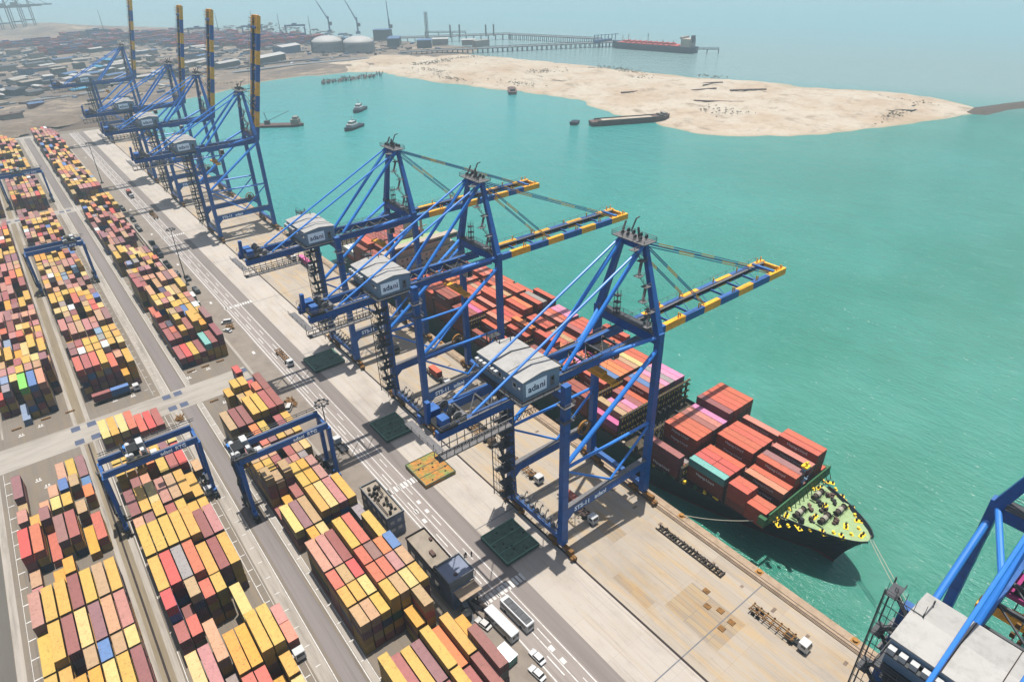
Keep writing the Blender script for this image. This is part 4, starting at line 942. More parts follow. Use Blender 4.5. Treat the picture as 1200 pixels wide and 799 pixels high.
for k in range(-7, 8): bk.bar((k*2, ybk-.3, 17), (k*2, ybk-1.7, 13.7), .15, .2)
bk.build('breakwater', M['green'], ship)
# foredeck machinery
for i, (x, y, rz) in enumerate([(-5.5, 54, .05), (4.5, 54.5, -.05), (-2.5, 48.6, .25), (3.6, 47.6, -.3)]):
    m_ = MB(); yy = y-180; zc = 15.0
    m_.tube((x-2.2, yy, zc), (x-1.2, yy, zc), .6, 12, 0).tube((x-1.2, yy, zc), (x+.2, yy, zc), .75, 12, 1).tube((x+.4, yy, zc), (x+1.4, yy, zc), .6, 12, 0).box(x+1.8, x+2.8, yy-.7, yy+.7, 13.7, 15.3, 2)
    for k in (-2.7, -1.3, .3, 1.7): m_.tube((x+k-.08, yy, zc), (x+k+.08, yy, zc), .8, 14, 0)
    m_.box(x-2.9, x+2.9, yy-.9, yy+.9, 13.7, 13.95, 2); m_.build('mooring_winch', [M['timber'], M['rope'], M['deck_green']], ship)
for i, (x, y) in enumerate([(-13.2, 55.8), (-10, 51.6), (-6.6, 46.6), (-4.2, 42.8), (.2, 39.8), (4.4, 42.8), (7.6, 46.8), (9.6, 50.8), (12.4, 55.2), (-8.6, 56), (8.2, 56), (-3.2, 51), (2.6, 51.4), (0, 44)]):
    yy = y-180; an = [1.1, 1.1, 1.0, .9, 0, -.9, -1.0, -1.1, -1.1, .3, -.4, 0, 0, .5][i]; ca, sa = .8*math.cos(an), .8*math.sin(an); b_ = MB().box(x-1.15, x+1.15, yy-.6, yy+.6, 13.7, 13.84, 0, rz=an).tube((x-ca*.75, yy-sa*.75, 13.84), (x-ca*.75, yy-sa*.75, 14.6), .27, 10, 1).tube((x+ca*.75, yy+sa*.75, 13.84), (x+ca*.75, yy+sa*.75, 14.6), .27, 10, 1)
    b_.build('bollard', [M['ship_yellow'], M['dark']], ship)
rs = random.Random(31)
for i, (x, y, c_) in enumerate([(-1.2, 53.4, 'hull_rust'), (2.4, 52.6, 'dark'), (.4, 50.6, 'timber'), (5.8, 50.2, 'dark'), (-5, 50.6, 'timber'), (7.4, 52.4, 'hull_rust'), (-7.6, 52.4, 'dark'), (-1, 46.2, 'hull_rust')]):
    b_ = MB()
    for k in range(5): cx, cy = x+rs.uniform(-.9, .9), y-180+rs.uniform(-.9, .9); b_.box(cx-rs.uniform(.15, .5), cx+rs.uniform(.15, .5), cy-rs.uniform(.15, .6), cy+rs.uniform(.15, .6), 13.7, 13.9+rs.uniform(.2, 1.3), rz=rs.uniform(0, 3))
    b_.tube((x-.9, y-180, 14.2), (x+.8, y-179.6, 14.2), .3, 8); b_.build('deck_machinery', M[c_], ship)
for i, (x, y) in enumerate([(-11.5, 57), (-6, 57), (6.2, 57), (11.4, 56.8), (-4.6, 45), (5.6, 44.6), (8.6, 48.8), (-8.4, 49.4), (-1.6, 41.8), (1.8, 41.6), (-11.6, 53.8), (11, 53)]):
    MB().tube((x, y-180, 13.7), (x, y-180, 14.3), .38, 12).box(x-.4, x+.4, y-180.7, y-180.2, 13.7, 13.8).build('fairlead', M['ship_yellow'], ship)
m_ = MB().tube((2.6, 59.2-180, 13.6), (2.6, 59.2-180, 22.6), .55, 10).box(1.4, 3.8, 58.2-180, 60.2-180, 18, 18.3).box(1.9, 3.3, 58-180, 60-180, 22.4, 22.7).box(1.5, 3.9, 58.9-180, 60.1-180, 13.6, 16.2); m_.rail((1.4, 58.2-180, 18.3), (3.8, 58.2-180, 18.3))
fm = m_.build('foremast', M['house_wall'], ship)
MB().box(1.6, 3.6, 58.1-180, 59.9-180, 22.7, 23.2).box(2.3, 2.9, 58.6-180, 59.2-180, 23.2, 24.4).bar((1.2, 59-180, 23.6), (4, 59-180, 23.6), .25, .25).build('masthead_light', M['ship_yellow'], fm)
# hatch structure, lashing bridges, cell guides of the open hatch
hc = MB()
for y in [58.7, 72.2, 86, 110.7, 124.4, 138.2, 152, 165.8, 179.6, 193.4, 207.2, 221, 234.8, 270.5, 284.3, 298.1]:
    w_ = min(17.4, hw_at(y, 1)-1); hc.box(-w_, w_, y-180, y+12.2-180, 9.4, 10.55)
hc.build('hatch_cover', M['hull_rust'], ship)
for y in [71.2, 85.2, 98.9, 109.6, 123.6, 137.4, 151.2, 165, 178.8, 192.6, 206.4, 220.2, 234, 248, 269.4, 283.4, 297.2, 311]:
    w_ = min(17.2, hw_at(y, 1)-.5); b_ = MB(); yy = y-180; hh = 19.4 if y > 90 else 15
    for x in np.arange(-w_, w_+.1, 2.5): b_.box(x-.18, x+.18, yy-.35, yy+.35, 9.4, hh, 0)
    for zz in (12.4, 15.0, 17.6, 19.3):
        if zz > hh: continue
        b_.box(-w_, w_, yy-.45, yy+.45, zz, zz+.16, 1); 
        for x in np.arange(-w_+.6, w_, 1.25): b_.box(x-.12, x+.12, yy-.52, yy-.44, zz+.2, zz+1.1, 2)
    b_.build('lashing_bridge', [M['deck_brown'], M['timber'], M['ship_yellow']], ship)
cg = MB()
for k in range(6): cg.box(-8+k*2.5, -7.75+k*2.5, 107.6-180, 108.2-180, 4, 15).box(-7.5+k*2.5, -5.9+k*2.5, 108.3-180, 108.5-180, 4, 13.5)
cg.box(-9, 9, 99.4-180, 99.9-180, 9.4, 10.8).box(9, 9.4, 99.4-180, 108.6-180, 9.4, 10.8).box(-9.4, -9, 99.4-180, 108.6-180, 9.4, 10.8).box(-9, 9, 99.9-180, 108-180, 9.35, 9.46, 1); cg.build('open_hatch', [M['steel_grey'], M['dark']], ship)
dk = MB()
for k in range(70):
    y = 60+k*3.4+random.uniform(-.6, .6)
    if y > 250: break
    x = -(hw_at(y, 1)-1.0)
    dk = MB().box(x-.4, x+.5, y-180, y+.9-180, 9.4, 9.4+random.uniform(.5, 1.6))
    if k % 4 == 0: dk.box(x-.3, x+.4, y+.91-180, y+1.9-180, 9.4, 12.2)
    dk.build('deck_fitting', M[random.choice(('ship_yellow', 'ship_cream', 'green', 'ship_yellow', 'timber'))], ship)
# accommodation block and funnel
ac = MB(); y0_, y1_ = 252.5-180, 266-180
ac.box(-17.4, 17.6, y0_, y1_, 9.4, 26).box(-13.5, 14.5, y0_+1.2, y1_, 26, 29).box(-18.2, 18.4, y0_-.3, y0_+4, 29, 31.6, 0)
acb = ac.build('superstructure', M['ship_cream'], ship)
for r_ in range(6):
    wv = MB()
    for k in range(13):
        if (k*7+r_*3) % 5: wv.box(-16+k*2.6, -15.2+k*2.6, y0_-.06, y0_-.01, 11.4+r_*2.6, 12.3+r_*2.6)
    wv.build('window_row', M['glass'], acb)
MB().box(-17.6, 17.8, y0_-.37, y0_-.31, 29.7, 30.9).build('bridge_window', M['glass'], acb)
MB().box(-13, 14, y0_+4.4, y1_-.3, 29.02, 29.12).build('upper_deck', M['deck_green'], acb)
m_ = MB().bar((2, 6+y0_, 31.6), (2, 6+y0_, 40), .9, .9).bar((-1, 6+y0_, 36.5), (5, 6+y0_, 36.5), .4, .4); m_.build('radar_mast', M['ship_cream'], acb)
for x in (-12, -6): MB().loft([[(x-1.1*s1, yy, 27.6+1.2*s1*math.cos(a)) if False else (x+1.3*s1*math.sin(a), yy, 28.2+1.2*s1*math.cos(a)) for a in [2*math.pi*k/10 for k in range(10)]] for yy, s1 in ((y0_+1, .2), (y0_+2, .9), (y0_+5, 1), (y0_+8, .9), (y0_+9, .2))]).build('lifeboat', M['ship_yellow'], ship)
MB().box(-4, 5, 267.5-180, 269.2-180, 9.4, 33).box(-2, 3, 267.8-180, 269.1-180, 33, 36).build('funnel', M['ship_cream'], ship)
# mooring lines
def rope_(name, a, b_, sag, lab, r=.11):
    a, b_ = Vector(a), Vector(b_); pts = [a.lerp(b_, t/14)-Vector((0, 0, sag*4*(t/14)*(1-t/14))) for t in range(15)]
    tag(MB().path(pts, r, 6).build('mooring_rope', M['rope']), lab, 'rope', 'mooring ropes of the ship')
rope_('r', (119.8, 78.5, .9), (130.2, 58.4, 8.2), 1.3, 'mooring rope from quay bollard to ship side below the green breakwater')
rope_('r', (143.4, 38, 9), (120.2, 1.5, 1.0), 1.5, 'left of two pale head ropes running from the bow toward the near crane')
rope_('r', (144.6, 38.4, 9), (120.6, .8, 1.0), .8, 'right of two pale head ropes running from the bow toward the near crane')
# ---------------- things on the quay ----------------
def hatch(x, y, w_, l_, m, lab, z=0):
    o_ = empty('hatch_cover', (x, y, z), 0, lab, 'hatch cover', 'ship hatch covers laid on the quay')
    b_ = MB().box(0, w_, 0, l_, .35, 1.25)
    b_.build('panel', m, o_)
    r_ = MB()
    for k in (0, w_-.25): r_.box(k, k+.25, .25, l_-.25, 1.25, 1.42)
    for k in (0, l_-.25): r_.box(0, w_, k, k+.25, 1.25, 1.42)
    for k in (.33, .66): r_.box(.3, w_-.3, l_*k-.1, l_*k+.1, 1.26, 1.36)
    r_.build('coaming_rim', M['teal_box'] if m is M['hatch_green'] else M['hatch_green'], o_)
    c_ = MB(); rs = random.Random(int(y))
    for k in range(9): cx = .8+rs.random()*(w_-1.6); cy = .8+rs.random()*(l_-1.6); c_.box(cx-.25, cx+.25, cy-.2, cy+.2, 1.26, 1.45)
    c_.build('twist_lock', M['dark'], o_)
    f_ = MB()
    for cx in (.5, w_-.9):
        for cy in (.5, l_-.9): f_.box(cx, cx+.4, cy, cy+.4, .02, .35)
    f_.build('foot', M['dark'], o_)
hatch(69.8, 96, 11.2, 12.2, M['hatch_green'], 'dark green hatch cover on the quay beside the nearest working crane')
hatch(68.6, 135.2, 11, 12.6, M['hatch_orange'], 'orange and green stained hatch cover on the quay')
hatch(70, 162.4, 10.2, 12.4, M['hatch_green'], 'dark green hatch cover beside the middle crane, behind the orange one')
hatch(69, 219, 12.8, 12, M['hatch_green'], 'furthest dark green hatch cover, beside the foot of the third crane')

def truck(x, y, rz, lab, load=None, cabcol=(225, 226, 226), trailer='flat', tl=12.6, grp='yard tractors and trailers'):
    o_ = empty('container_truck', (x, y, 0.03), rz, lab, 'truck', grp)
    # local +Y is forward
    c = MB().box(-1.2, 1.2, 1.0, 3.0, .9, 2.9).box(-1.15, 1.15, 3.0, 3.35, .9, 1.9); c.add([(-1.15, 3.0, 1.9), (1.15, 3.0, 1.9), (1.15, 3.35, 1.9), (-1.15, 3.35, 1.9), (-1.1, 3.0, 2.85), (1.1, 3.0, 2.85)], [(3, 2, 5, 4), (0, 3, 4), (1, 5, 2)])
    cb = c.build('cab', M['truckpaint'], o_); cb.color = (*lin(cabcol), 1)
    g_ = MB().add([(-1.0, 3.32, 2.0), (1.0, 3.32, 2.0), (.95, 3.05, 2.75), (-.95, 3.05, 2.75)], [(0, 1, 2, 3)]); g_.v = [(a, b_+.03, c_) for a, b_, c_ in g_.v]; g_.box(-1.23, -1.2, 1.7, 2.8, 1.9, 2.6).box(1.2, 1.23, 1.7, 2.8, 1.9, 2.6); g_.build('cab_window', M['glass'], cb)
    MB().box(-.5, .5, -2.6, 2.9, .7, 1.0).box(-1.1, 1.1, -1.6, -.2, 1.0, 1.15).box(-1.15, -.6, -.1, .9, .5, 1.0).build('tractor_chassis', M['dark'], o_)
    def wheels(ys, nm='wheel'):
        for yy in ys:
            for sx_ in (-1, 1): MB().tube((sx_*1.2, yy, .5), (sx_*.75, yy, .5), .5, 12).build(nm, M['rubber'], o_)
    wheels((2.3, -.9))
    m_ = M['rust_yellow'] if trailer in ('yellow',) else M['hull_rust'] if trailer == 'rust' else M['steel_grey']
    t_ = MB(); yb = -tl+.6
    for sx_ in (-.55, .55): t_.box(sx_-.12, sx_+.12, yb, -.3, 1.15, 1.45)
    for k in range(7): yy = yb+.2+k*(tl-1.6)/6; t_.box(-1.22, 1.22, yy-.15, yy+.15, 1.2, 1.4).box(-1.3, -1.1, yy-.2, yy+.2, 1.35, 1.75).box(1.1, 1.3, yy-.2, yy+.2, 1.35, 1.75)
    for sx_ in (-1.22, 1.12): t_.box(sx_, sx_+.1, yb+.5, -1, 1.22, 1.42)
    t_.build('trailer_frame', m_, o_); wheels((yb+1.2, yb+2.6))
    if load:
        for L_, off, cc, lb in load:
            c_ = (base40 if L_ else base20).copy(); link(c_); cs, sn = math.cos(rz), math.sin(rz); lx, ly = -1.22, off
            c_.location = (x+lx*cs-ly*sn, y+lx*sn+ly*cs, 1.5); c_.rotation_euler = (0, 0, rz); c_.color = (*lin(CC[cc], .36), 1)
            tag(c_, lb, 'container', 'containers riding on trucks'); dd = door0.copy(); link(dd, c_); dd.color = c_.color
    return o_
PI = math.pi
truck(108.6, 35.8, PI, 'white cab truck with empty yellow skeletal trailer on the open quay', trailer='yellow')
truck(97.2, 117.5, PI, 'white truck with rusty trailer under the nearest crane, rear half hidden by its leg', trailer='yellow')
truck(98.4, 95, PI, 'white cab truck with dark red container below the portal beam of the nearest crane', [(0, -9.4, 'R', 'dark red short container on a truck under the nearest crane')], trailer='rust')
truck(104.3, 180, PI, 'white truck carrying an orange red container under the middle crane', [(0, -9, 'O', 'orange red short container on the truck under the middle crane')])
truck(101.5, 214, PI, 'dark truck with pale red container by the ship behind the middle crane', [(0, -9, 's', 'pale red short container on the dark truck behind the middle crane')], cabcol=(70, 72, 78))
truck(96.6, 141, PI, 'empty rusty trailer truck between the nearest and middle cranes', trailer='yellow', cabcol=(90, 70, 50))
truck(109, 318, PI, 'truck hauling a bright pink container beyond the third crane', [(1, -12, 'j', 'bright pink long container on the far quay truck')])
truck(106.5, 336, PI, 'truck hauling a salmon container ahead of the pink one', [(1, -12, 'o', 'salmon long container on the far quay truck behind the pink one')])
truck(63.6, 233, PI, 'white truck with loaded rusty trailer on the road beside the far hatch cover', trailer='yellow')
truck(9, 252.5, -PI/2, 'truck pulling a maroon and a blue container across the lane crossing', [(0, -6.2, 'b', 'blue short container on the truck at the lane crossing'), (0, -12.4, 'n', 'maroon short container on the truck at the lane crossing')])
truck(16.2, 108, PI, 'truck with two dusty pink containers beside the middle front block', [(0, -6.3, 's', 'front one of two dusty pink containers on the lane truck'), (0, -12.5, 'k', 'rear one of two dusty pink containers on the lane truck')])
truck(16, 178, PI, 'truck with one tan container waiting by the yard gantry wheels', [(0, -12.4, 't', 'tan short container on the truck by the yard gantry')])
truck(57, 171, 0, 'white tractor parked beside the light mast near the right gantry', tl=5)
truck(47.5, 299, PI, 'grey tractor with flat trailer parked by the edge barrier of the right block', cabcol=(170, 172, 174), trailer='rust')
truck(49.5, 312, PI, 'tractor with pale box trailer parked by the barrier, second in the parked line', [(0, -9, 'w', 'pale short container on a parked trailer by the barrier')], cabcol=(200, 200, 198))
truck(51, 390, PI, 'dark tractor in the far parked row along the barrier', [(0, -9, 'a', 'grey short container in the far parked trailer row')], cabcol=(60, 64, 72))
truck(62, 520, PI, 'truck with red trailer on the far apron road', [(0, -9, 'R', 'dark red short container on the far apron road')])
truck(64.5, 470, 0, 'brown flat trailer truck on the far apron road beyond the second mast', trailer='yellow', cabcol=(150, 130, 100))

def car(x, y, rz, lab, c=(228, 230, 232), van=False, name='parked_car'):
    o_ = empty(name, (x, y, .03), rz, lab, 'van' if van else 'car', 'cars and vans on the apron')
    L_, w_, h1, h2 = (4.9, 1.85, 1.0, 1.95) if van else (4.5, 1.75, .8, 1.42)
    def ring(yy, hw_, z0, z1): return [(-hw_, yy, z0), (hw_, yy, z0), (hw_, yy, z1), (-hw_, yy, z1)]
    b_ = MB().loft([ring(-L_/2, w_*.46, .4, h1*.85), ring(-L_/2+.3, w_/2, .28, h1), ring(L_/2-.6, w_/2, .28, h1*.95), ring(L_/2, w_*.44, .4, h1*.68)])
    bd = b_.build('body', M['truckpaint'], o_); bd.color = (*lin(c), 1)
    ya, yb = (-L_/2+.15, L_/2-.9) if van else (-L_/2+.6, L_/2-1.3)
    def r2_(yy, s1, z): return [(-w_*.47*s1, yy, z)]
    gz = MB(); lo = [(-w_*.47, ya, h1), (w_*.47, ya, h1), (w_*.47, yb, h1), (-w_*.47, yb, h1)]; hi = [(-w_*.40, ya+.35, h2-.04), (w_*.40, ya+.35, h2-.04), (w_*.40, yb-.55, h2-.04), (-w_*.40, yb-.55, h2-.04)]
    gz.add(lo+hi, [(0, 1, 5, 4), (1, 2, 6, 5), (2, 3, 7, 6), (3, 0, 4, 7)]); gz.build('window', M['glass'], o_)
    rf = MB().box(-w_*.41, w_*.41, ya+.3, yb-.5, h2-.04, h2); rr = rf.build('roof', M['truckpaint'], o_); rr.color = bd.color
    for yy in (-L_/2+.85, L_/2-.85):
        for s1 in (-1, 1): MB().tube((s1*w_*.51, yy, .33), (s1*w_*.38, yy, .33), .33, 12).build('wheel', M['rubber'], o_)
    lm = MB()
    for s1 in (-.6, .6): MB().box(s1-.2, s1+.2, L_/2-.1, L_/2+.02, .5, .66).build('headlight', M['white'], o_)
car(59.2, 71, .05, 'white car on the apron road just ahead of the buses')
car(56.6, 68, .1, 'white car at the bottom edge of the photo behind the other white car')
car(54.6, 86.0, .2, 'small white car parked near the water tank', (220, 220, 218))
car(46.8, 224, .3, 'white car at the lane crossing near the right front block')
car(52, 203, -.6, 'white pickup parked between two scrap heaps beside the right front block', (225, 225, 225), True, 'parked_van')
car(52.8, 277, .5, 'small white car beside the parked tractors near the crossing')
car(55, 285, 1.2, 'white van beside the parked tractors, further from the crossing', (230, 230, 230), True, 'parked_van')
def bus(x, y, rz, lab, solar):
    o_ = empty('bus', (x, y, .03), rz, lab, 'bus', 'buses on the apron road')
    L_, w_, h = 10.4, 2.5, 3.0
    def ring(yy, hw_, z0, z1): return [(-hw_, yy, z0), (hw_, yy, z0), (hw_, yy, z1), (-hw_, yy, z1)]
    bd = MB().loft([ring(-L_/2, w_*.46, .5, h-.15), ring(-L_/2+.15, w_/2, .4, h), ring(L_/2-.25, w_/2, .4, h), ring(L_/2, w_*.44, .5, h-.25)]).build('body', M['truckpaint'], o_); bd.color = (*lin((232, 234, 234)), 1)
    g_ = MB()
    for s1 in (-1, 1): g_.box(s1*w_/2-.02 if s1 > 0 else -w_/2-.02, s1*w_/2+.02 if s1 > 0 else -w_/2+.02, -L_/2+.6, L_/2-.6, 1.45, 2.4)
    g_.box(-1, 1, L_/2-.02, L_/2+.03, 1.3, 2.5).box(-.9, .9, -L_/2-.03, -L_/2+.02, 1.5, 2.4); g_.build('window', M['glass'], o_)
    if solar:
        r_ = MB().box(-.95, .95, -L_/2+.5, L_/2-1.2, h+.01, h+.12)
        for k in range(4): r_.box(-.7, .7, -3.8+k*2, -2.6+k*2, h+.09, h+.22)
        r_.build('roof_unit', M['steel_grey'], o_)
    else: MB().box(-.6, .6, -1.2, .8, h+.01, h+.2).build('roof_unit', M['sign_white'], o_)
    for yy in (-L_/2+2.3, L_/2-2.2):
        for s1 in (-1, 1): MB().tube((s1*1.27, yy, .5), (s1*.9, yy, .5), .5, 12).build('wheel', M['rubber'], o_)
bus(57.6, 82.6, .06, 'white bus with plain roof on the apron, left of the other bus', False)
bus(62.2, 82.4, .04, 'white bus with dark equipment along its roof, right of the other bus', True)

def spreader_frame(x, y, ln, lab):
    o_ = empty('steel_rack', (x, y, .02), 0, lab, 'steel frame', 'steel frames lying on the quay')
    m_ = MB(); rs = random.Random(int(y))
    for sx_ in (-.9, .9): m_.box(sx_-.12, sx_+.12, 0, ln, .1, .5)
    k = 0
    while k < ln: m_.box(-1.05, 1.05, k, k+.3, .12, .5+rs.random()*.5); k += 1.1
    for k in range(int(ln)): m_.box(-.7+rs.random(), -.2+rs.random(), k, k+.5, .4, .7+rs.random()*.8)
    m_.build('frame', M['timber'], o_)
    return o_
spreader_frame(111.6, 58.2, 22, 'long rusty steel frame lying beside the quay rails near the bow')
spreader_frame(99.6, 142, 11, 'rusty steel frame lying between the nearest and middle cranes')

# light masts
def mast(x, y, lab, h=30):
    o_ = empty('light_mast', (x, y, 0), 0, lab, 'light mast', 'tall light masts along the apron')
    MB().tube((0, 0, 0), (0, 0, h), .32, 10, r2=.14).box(-.9, .9, -.9, .9, 0, .9).build('pole', M['steel_grey'], o_)
    r_ = MB()
    for k in range(16):
        a, b_ = 2*PI*k/16, 2*PI*(k+1)/16; r_.bar((1.7*math.cos(a), 1.7*math.sin(a), h), (1.7*math.cos(b_), 1.7*math.sin(b_), h), .2, .2)
        if k % 4 == 0: r_.bar((0, 0, h), (1.7*math.cos(a), 1.7*math.sin(a), h), .12, .12)
    r_.build('ring', M['dark'], o_)
    for k in range(8):
        a = 2*PI*k/8; MB().box(1.9*math.cos(a)-.3, 1.9*math.cos(a)+.3, 1.9*math.sin(a)-.3, 1.9*math.sin(a)+.3, h-.35, h+.15).build('floodlight', M['steel_grey'], o_)
mast(50.5, 160.6, 'tall thin light mast beside the right front yard gantry', 27)
mast(52.3, 340, 'tall light mast behind the parked tractors of the second right block', 30)
mast(52.3, 575, 'tall light mast furthest along the apron road', 30)

# edge barrier along the right block
br = MB()
for y0_, y1_ in ((246, 800),):
    for dx in (0, 1.5): br.box(47.4+dx, 47.6+dx, y0_+24, y1_, 0, .8)
tag(br.build('kerb_barrier', M['slot_dark']), 'long dark double kerb barrier along the right blocks beside the apron road', 'barrier')

# buildings by the apron
def substation():
    o_ = empty('switch_building', (50.2, 124.5, 0), 0, 'two storey grey building with cluttered machinery on its flat roof', 'building')
    x1, y1, h = 5.2, 16.2, 7.4
    wl = MB().box(0, x1, 0, y1, 0, h).build('wall', M['facade'], o_)
    p_ = MB().box(-.15, x1+.15, -.15, .15, h, h+.7).box(-.15, x1+.15, y1-.15, y1+.15, h, h+.7).box(-.15, .15, .15, y1-.15, h, h+.7).box(x1-.15, x1+.15, .15, y1-.15, h, h+.7).build('parapet', M['concrete_grey'], o_)
    MB().box(.15, x1-.15, .15, y1-.15, h+.01, h+.06).build('roof', M['roof_slab'], o_)
    rs = random.Random(3); e_ = MB()
    for k in range(26): cx, cy = .8+rs.random()*3.4, 1+rs.random()*13; e_.box(cx-.3, cx+.4, cy-.3, cy+.3, h+.06, h+.4+rs.random()*1.2, k % 2)
    e_.path([(1, 1, h+.8), (1, 8, h+1), (3.8, 9, h+.9), (3.8, 14, h+.8)], .16, 6, 1); e_.build('roof_machinery', [M['dark'], M['timber']], o_)
    for sx_, sy in ((0, -1),):
        for z in (2.2, 5.0):
            for k in range(2): MB().box(.8+k*2.2, 2.0+k*2.2, -.08, -.01, z, z+1.1).build('window', M['white'], o_)
    for z in (1.8, 4.8):
        for k in range(5): MB().box(-.08, -.01, 1.2+k*3, 2.8+k*3, z, z+1.3).build('window', M['white'] if (k+int(z)) % 2 else M['glass'], o_)
    MB().box(-.1, x1+.1, -.1, y1+.1, 3.6, 3.85).build('floor_band', M['concrete_grey'], o_)
substation()
def office():
    o_ = empty('apron_office', (51.2, 94, 0), 0, 'grey flat roofed building with raised roof cabin beside the crosswalk', 'building')
    MB().box(0, 5.6, 0, 22, 0, 6.6).build('wall', M['facade'], o_)
    MB().box(-.2, 5.8, 5.8, 22.2, 6.6, 6.7).build('roof', M['roof_slab'], o_)
    MB().box(-.2, .0, 5.8, 22.2, 6.7, 7.3).box(5.6, 5.8, 5.8, 22.2, 6.7, 7.3).box(0, 5.6, 22, 22.2, 6.7, 7.3).build('parapet', M['slot_dark'], o_)
    c_ = MB().box(-.2, 6.8, .2, 6.6, 6.7, 9.4).build('roof_cabin', M['concrete_grey'], o_)
    MB().box(-.4, 7.0, 0, .25, 9.4, 10).box(-.4, 7.0, 6.55, 6.8, 9.4, 10).box(-.4, -.15, .25, 6.55, 9.4, 10).box(6.75, 7.0, .25, 6.55, 9.4, 10).build('cabin_parapet', M['concrete_grey'], c_)
    MB().box(-.15, 6.75, .25, 6.55, 9.41, 9.45).build('cabin_roof', M['facade'], c_)
    MB().box(.5, 6.6, -3.6, .2, 6.2, 6.5).build('canopy', M['cap_tan'], o_)
    MB().box(1.5, 2.3, -4, 0, 3, 3.2).bar((1.9, -6, 0), (1.9, -.4, 6.2), 1.4, .3).build('stair', M['concrete_grey'], o_)
    for bb in ((2.2, 3.2, 12, 14, 6.7, 7.5), (4.6, 5.2, 17, 18, 6.7, 7.4), (.4, 1.1, 8, 9, 6.7, 7.6), (2.2, 3, 1.5, 2.1, 9.45, 10)): MB().box(*bb).build('roof_unit', M['hull_rust'], o_)
    for k in range(4): MB().box(-.06, -.01, 6+k*4, 8+k*4, 2, 4.2).build('window', M['glass'], o_)
office()
t_ = MB().tube((52.3, 89.6, 0), (52.3, 89.6, 3.2), 1.35, 20).tube((52.3, 89.6, 3.2), (52.3, 89.6, 3.6), 1.35, 20, r2=.5).tube((52.3, 89.6, 3.6), (52.3, 89.6, 3.8), .45, 12)
tag(t_.build('water_tank', M['dark']), 'black round water tank beside the grey office', 'tank')
tag(MB().tube((55.8, 92.2, 2.2), (58.4, 86.8, .8), .5, 8).box(55, 55.3, 86, 95, 0, .9).box(57, 57.3, 88, 90, 0, 1.4).build('pipe_stack', M['slot_dark']), 'dark pipe heap leaning beyond the water tank', 'pipes')
o_ = empty('portable_cabin', (52.6, 73, 0), .1, 'pale green portable cabin beside the front container rows', 'cabin')
MB().box(0, 2.6, 0, 4.4, .2, 2.5).build('wall', M['teal_box'], o_); MB().box(-.1, 2.7, -.1, 4.5, 2.5, 2.7).build('roof', M['sign_white'], o_); MB().box(-.05, 0, 1, 2, 1, 2).build('window', M['glass'], o_)
# blue box and planks, debris heaps by the right block
def heap(name, x, y, sx_, sy, m, n, lab, cat, seed):
    rs = random.Random(seed); b_ = MB()
    for k in range(n):
        cx, cy = x+(rs.random()-.5)*sx_, y+(rs.random()-.5)*sy; a = rs.uniform(0, 3); s1 = rs.uniform(.3, 1.1)
        b_.bar((cx-s1*math.cos(a), cy-s1*math.sin(a), .15+rs.random()*.6), (cx+s1*math.cos(a), cy+s1*math.sin(a), .3+rs.random()*1.3), rs.uniform(.15, .5), rs.uniform(.1, .4))
    tag(b_.build(name, m), lab, cat)
heap('scrap_heap', 47.5, 212, 3, 5, M['timber'], 40, 'brown scrap heap beside the right front block near the crossing', 'scrap', 1)
heap('scrap_heap', 53.6, 205.5, 3, 6, M['rust_yellow'], 50, 'rusty scrap heap next to the white pickup', 'scrap', 2)
heap('timber_pile', 50, 121.5, 3, 3, M['cap_tan'], 16, 'pale timber pile between the two grey buildings', 'timber', 3)
heap('timber_pile', 47.3, 168, 3, 7, M['timber'], 24, 'dark timber pile at the foot of the right gantry', 'timber', 4)
heap('scrap_heap', 54.6, 279, 3, 4, M['rust_yellow'], 26, 'yellow brown machine scrap beside the parked tractors', 'scrap', 5)
heap('twistlock_pile', 19, 222, 2, 3, M['rust_yellow'], 20, 'brown lashing gear pile on the middle lane by the gantry', 'scrap', 6)
o_ = tag(MB().box(0, 4, 0, 2.2, 0, 1).build('stillage', M['rust_yellow']), 'yellow stillage on the left front block ground', 'rack'); o_.location = (-24, 197, .02); o_.rotation_euler = (0, 0, .3)
for i, (x, y) in enumerate([(-28, 253.8), (-19, 254.2), (-11.5, 253.5), (0, 253.6), (7, 253.8), (31, 253), (36.5, 253.2), (42.5, 253.4), (32, 226), (37, 226.4)]):
    b_ = MB().box(x-1.5, x+1.5, y-.3, y+.3, .02, .35); 
    for k in range(5): b_.box(x-1.5+k*.65, x-1.3+k*.65, y-.35, y+.35, .35, .6)
    tag(b_.build('lashing_rack', M['rust_yellow']), f'{ORD[i]} brown lashing rack along the lane crossing, counted from the left, far side first', 'rack', 'lashing racks at the block ends')

# row of parked flat racks and gear beside the barrier (far)
for i, (x, y, l_) in enumerate([(51.5, 352, 9), (51, 368, 12), (52, 410, 8), (51.4, 440, 12), (52.2, 462, 9), (51.5, 490, 12), (53.8, 325, 8), (54.5, 344, 7)]):
    b_ = MB().box(x-1.2, x+1.2, y, y+l_, .7, 1.0, 0); rs = random.Random(i)
    for k in range(int(l_/1.6)): b_.box(x-1.1, x+1.1*rs.random(), y+k*1.6, y+k*1.6+1.1, 1.0, 1.3+rs.random()*1.6, rs.choice((0, 1, 1)))
    b_.tube((x-1.2, y+1, .5), (x+1.2, y+1, .5), .45, 8).tube((x-1.2, y+l_-1, .5), (x+1.2, y+l_-1, .5), .45, 8)
    tag(b_.build('loaded_trailer', [M['dark'], M['concrete_grey']]), f'grey loaded trailer, {ORD[i]} counted outward in the parked line beside the dark barrier', 'trailer', 'trailers parked by the barrier')

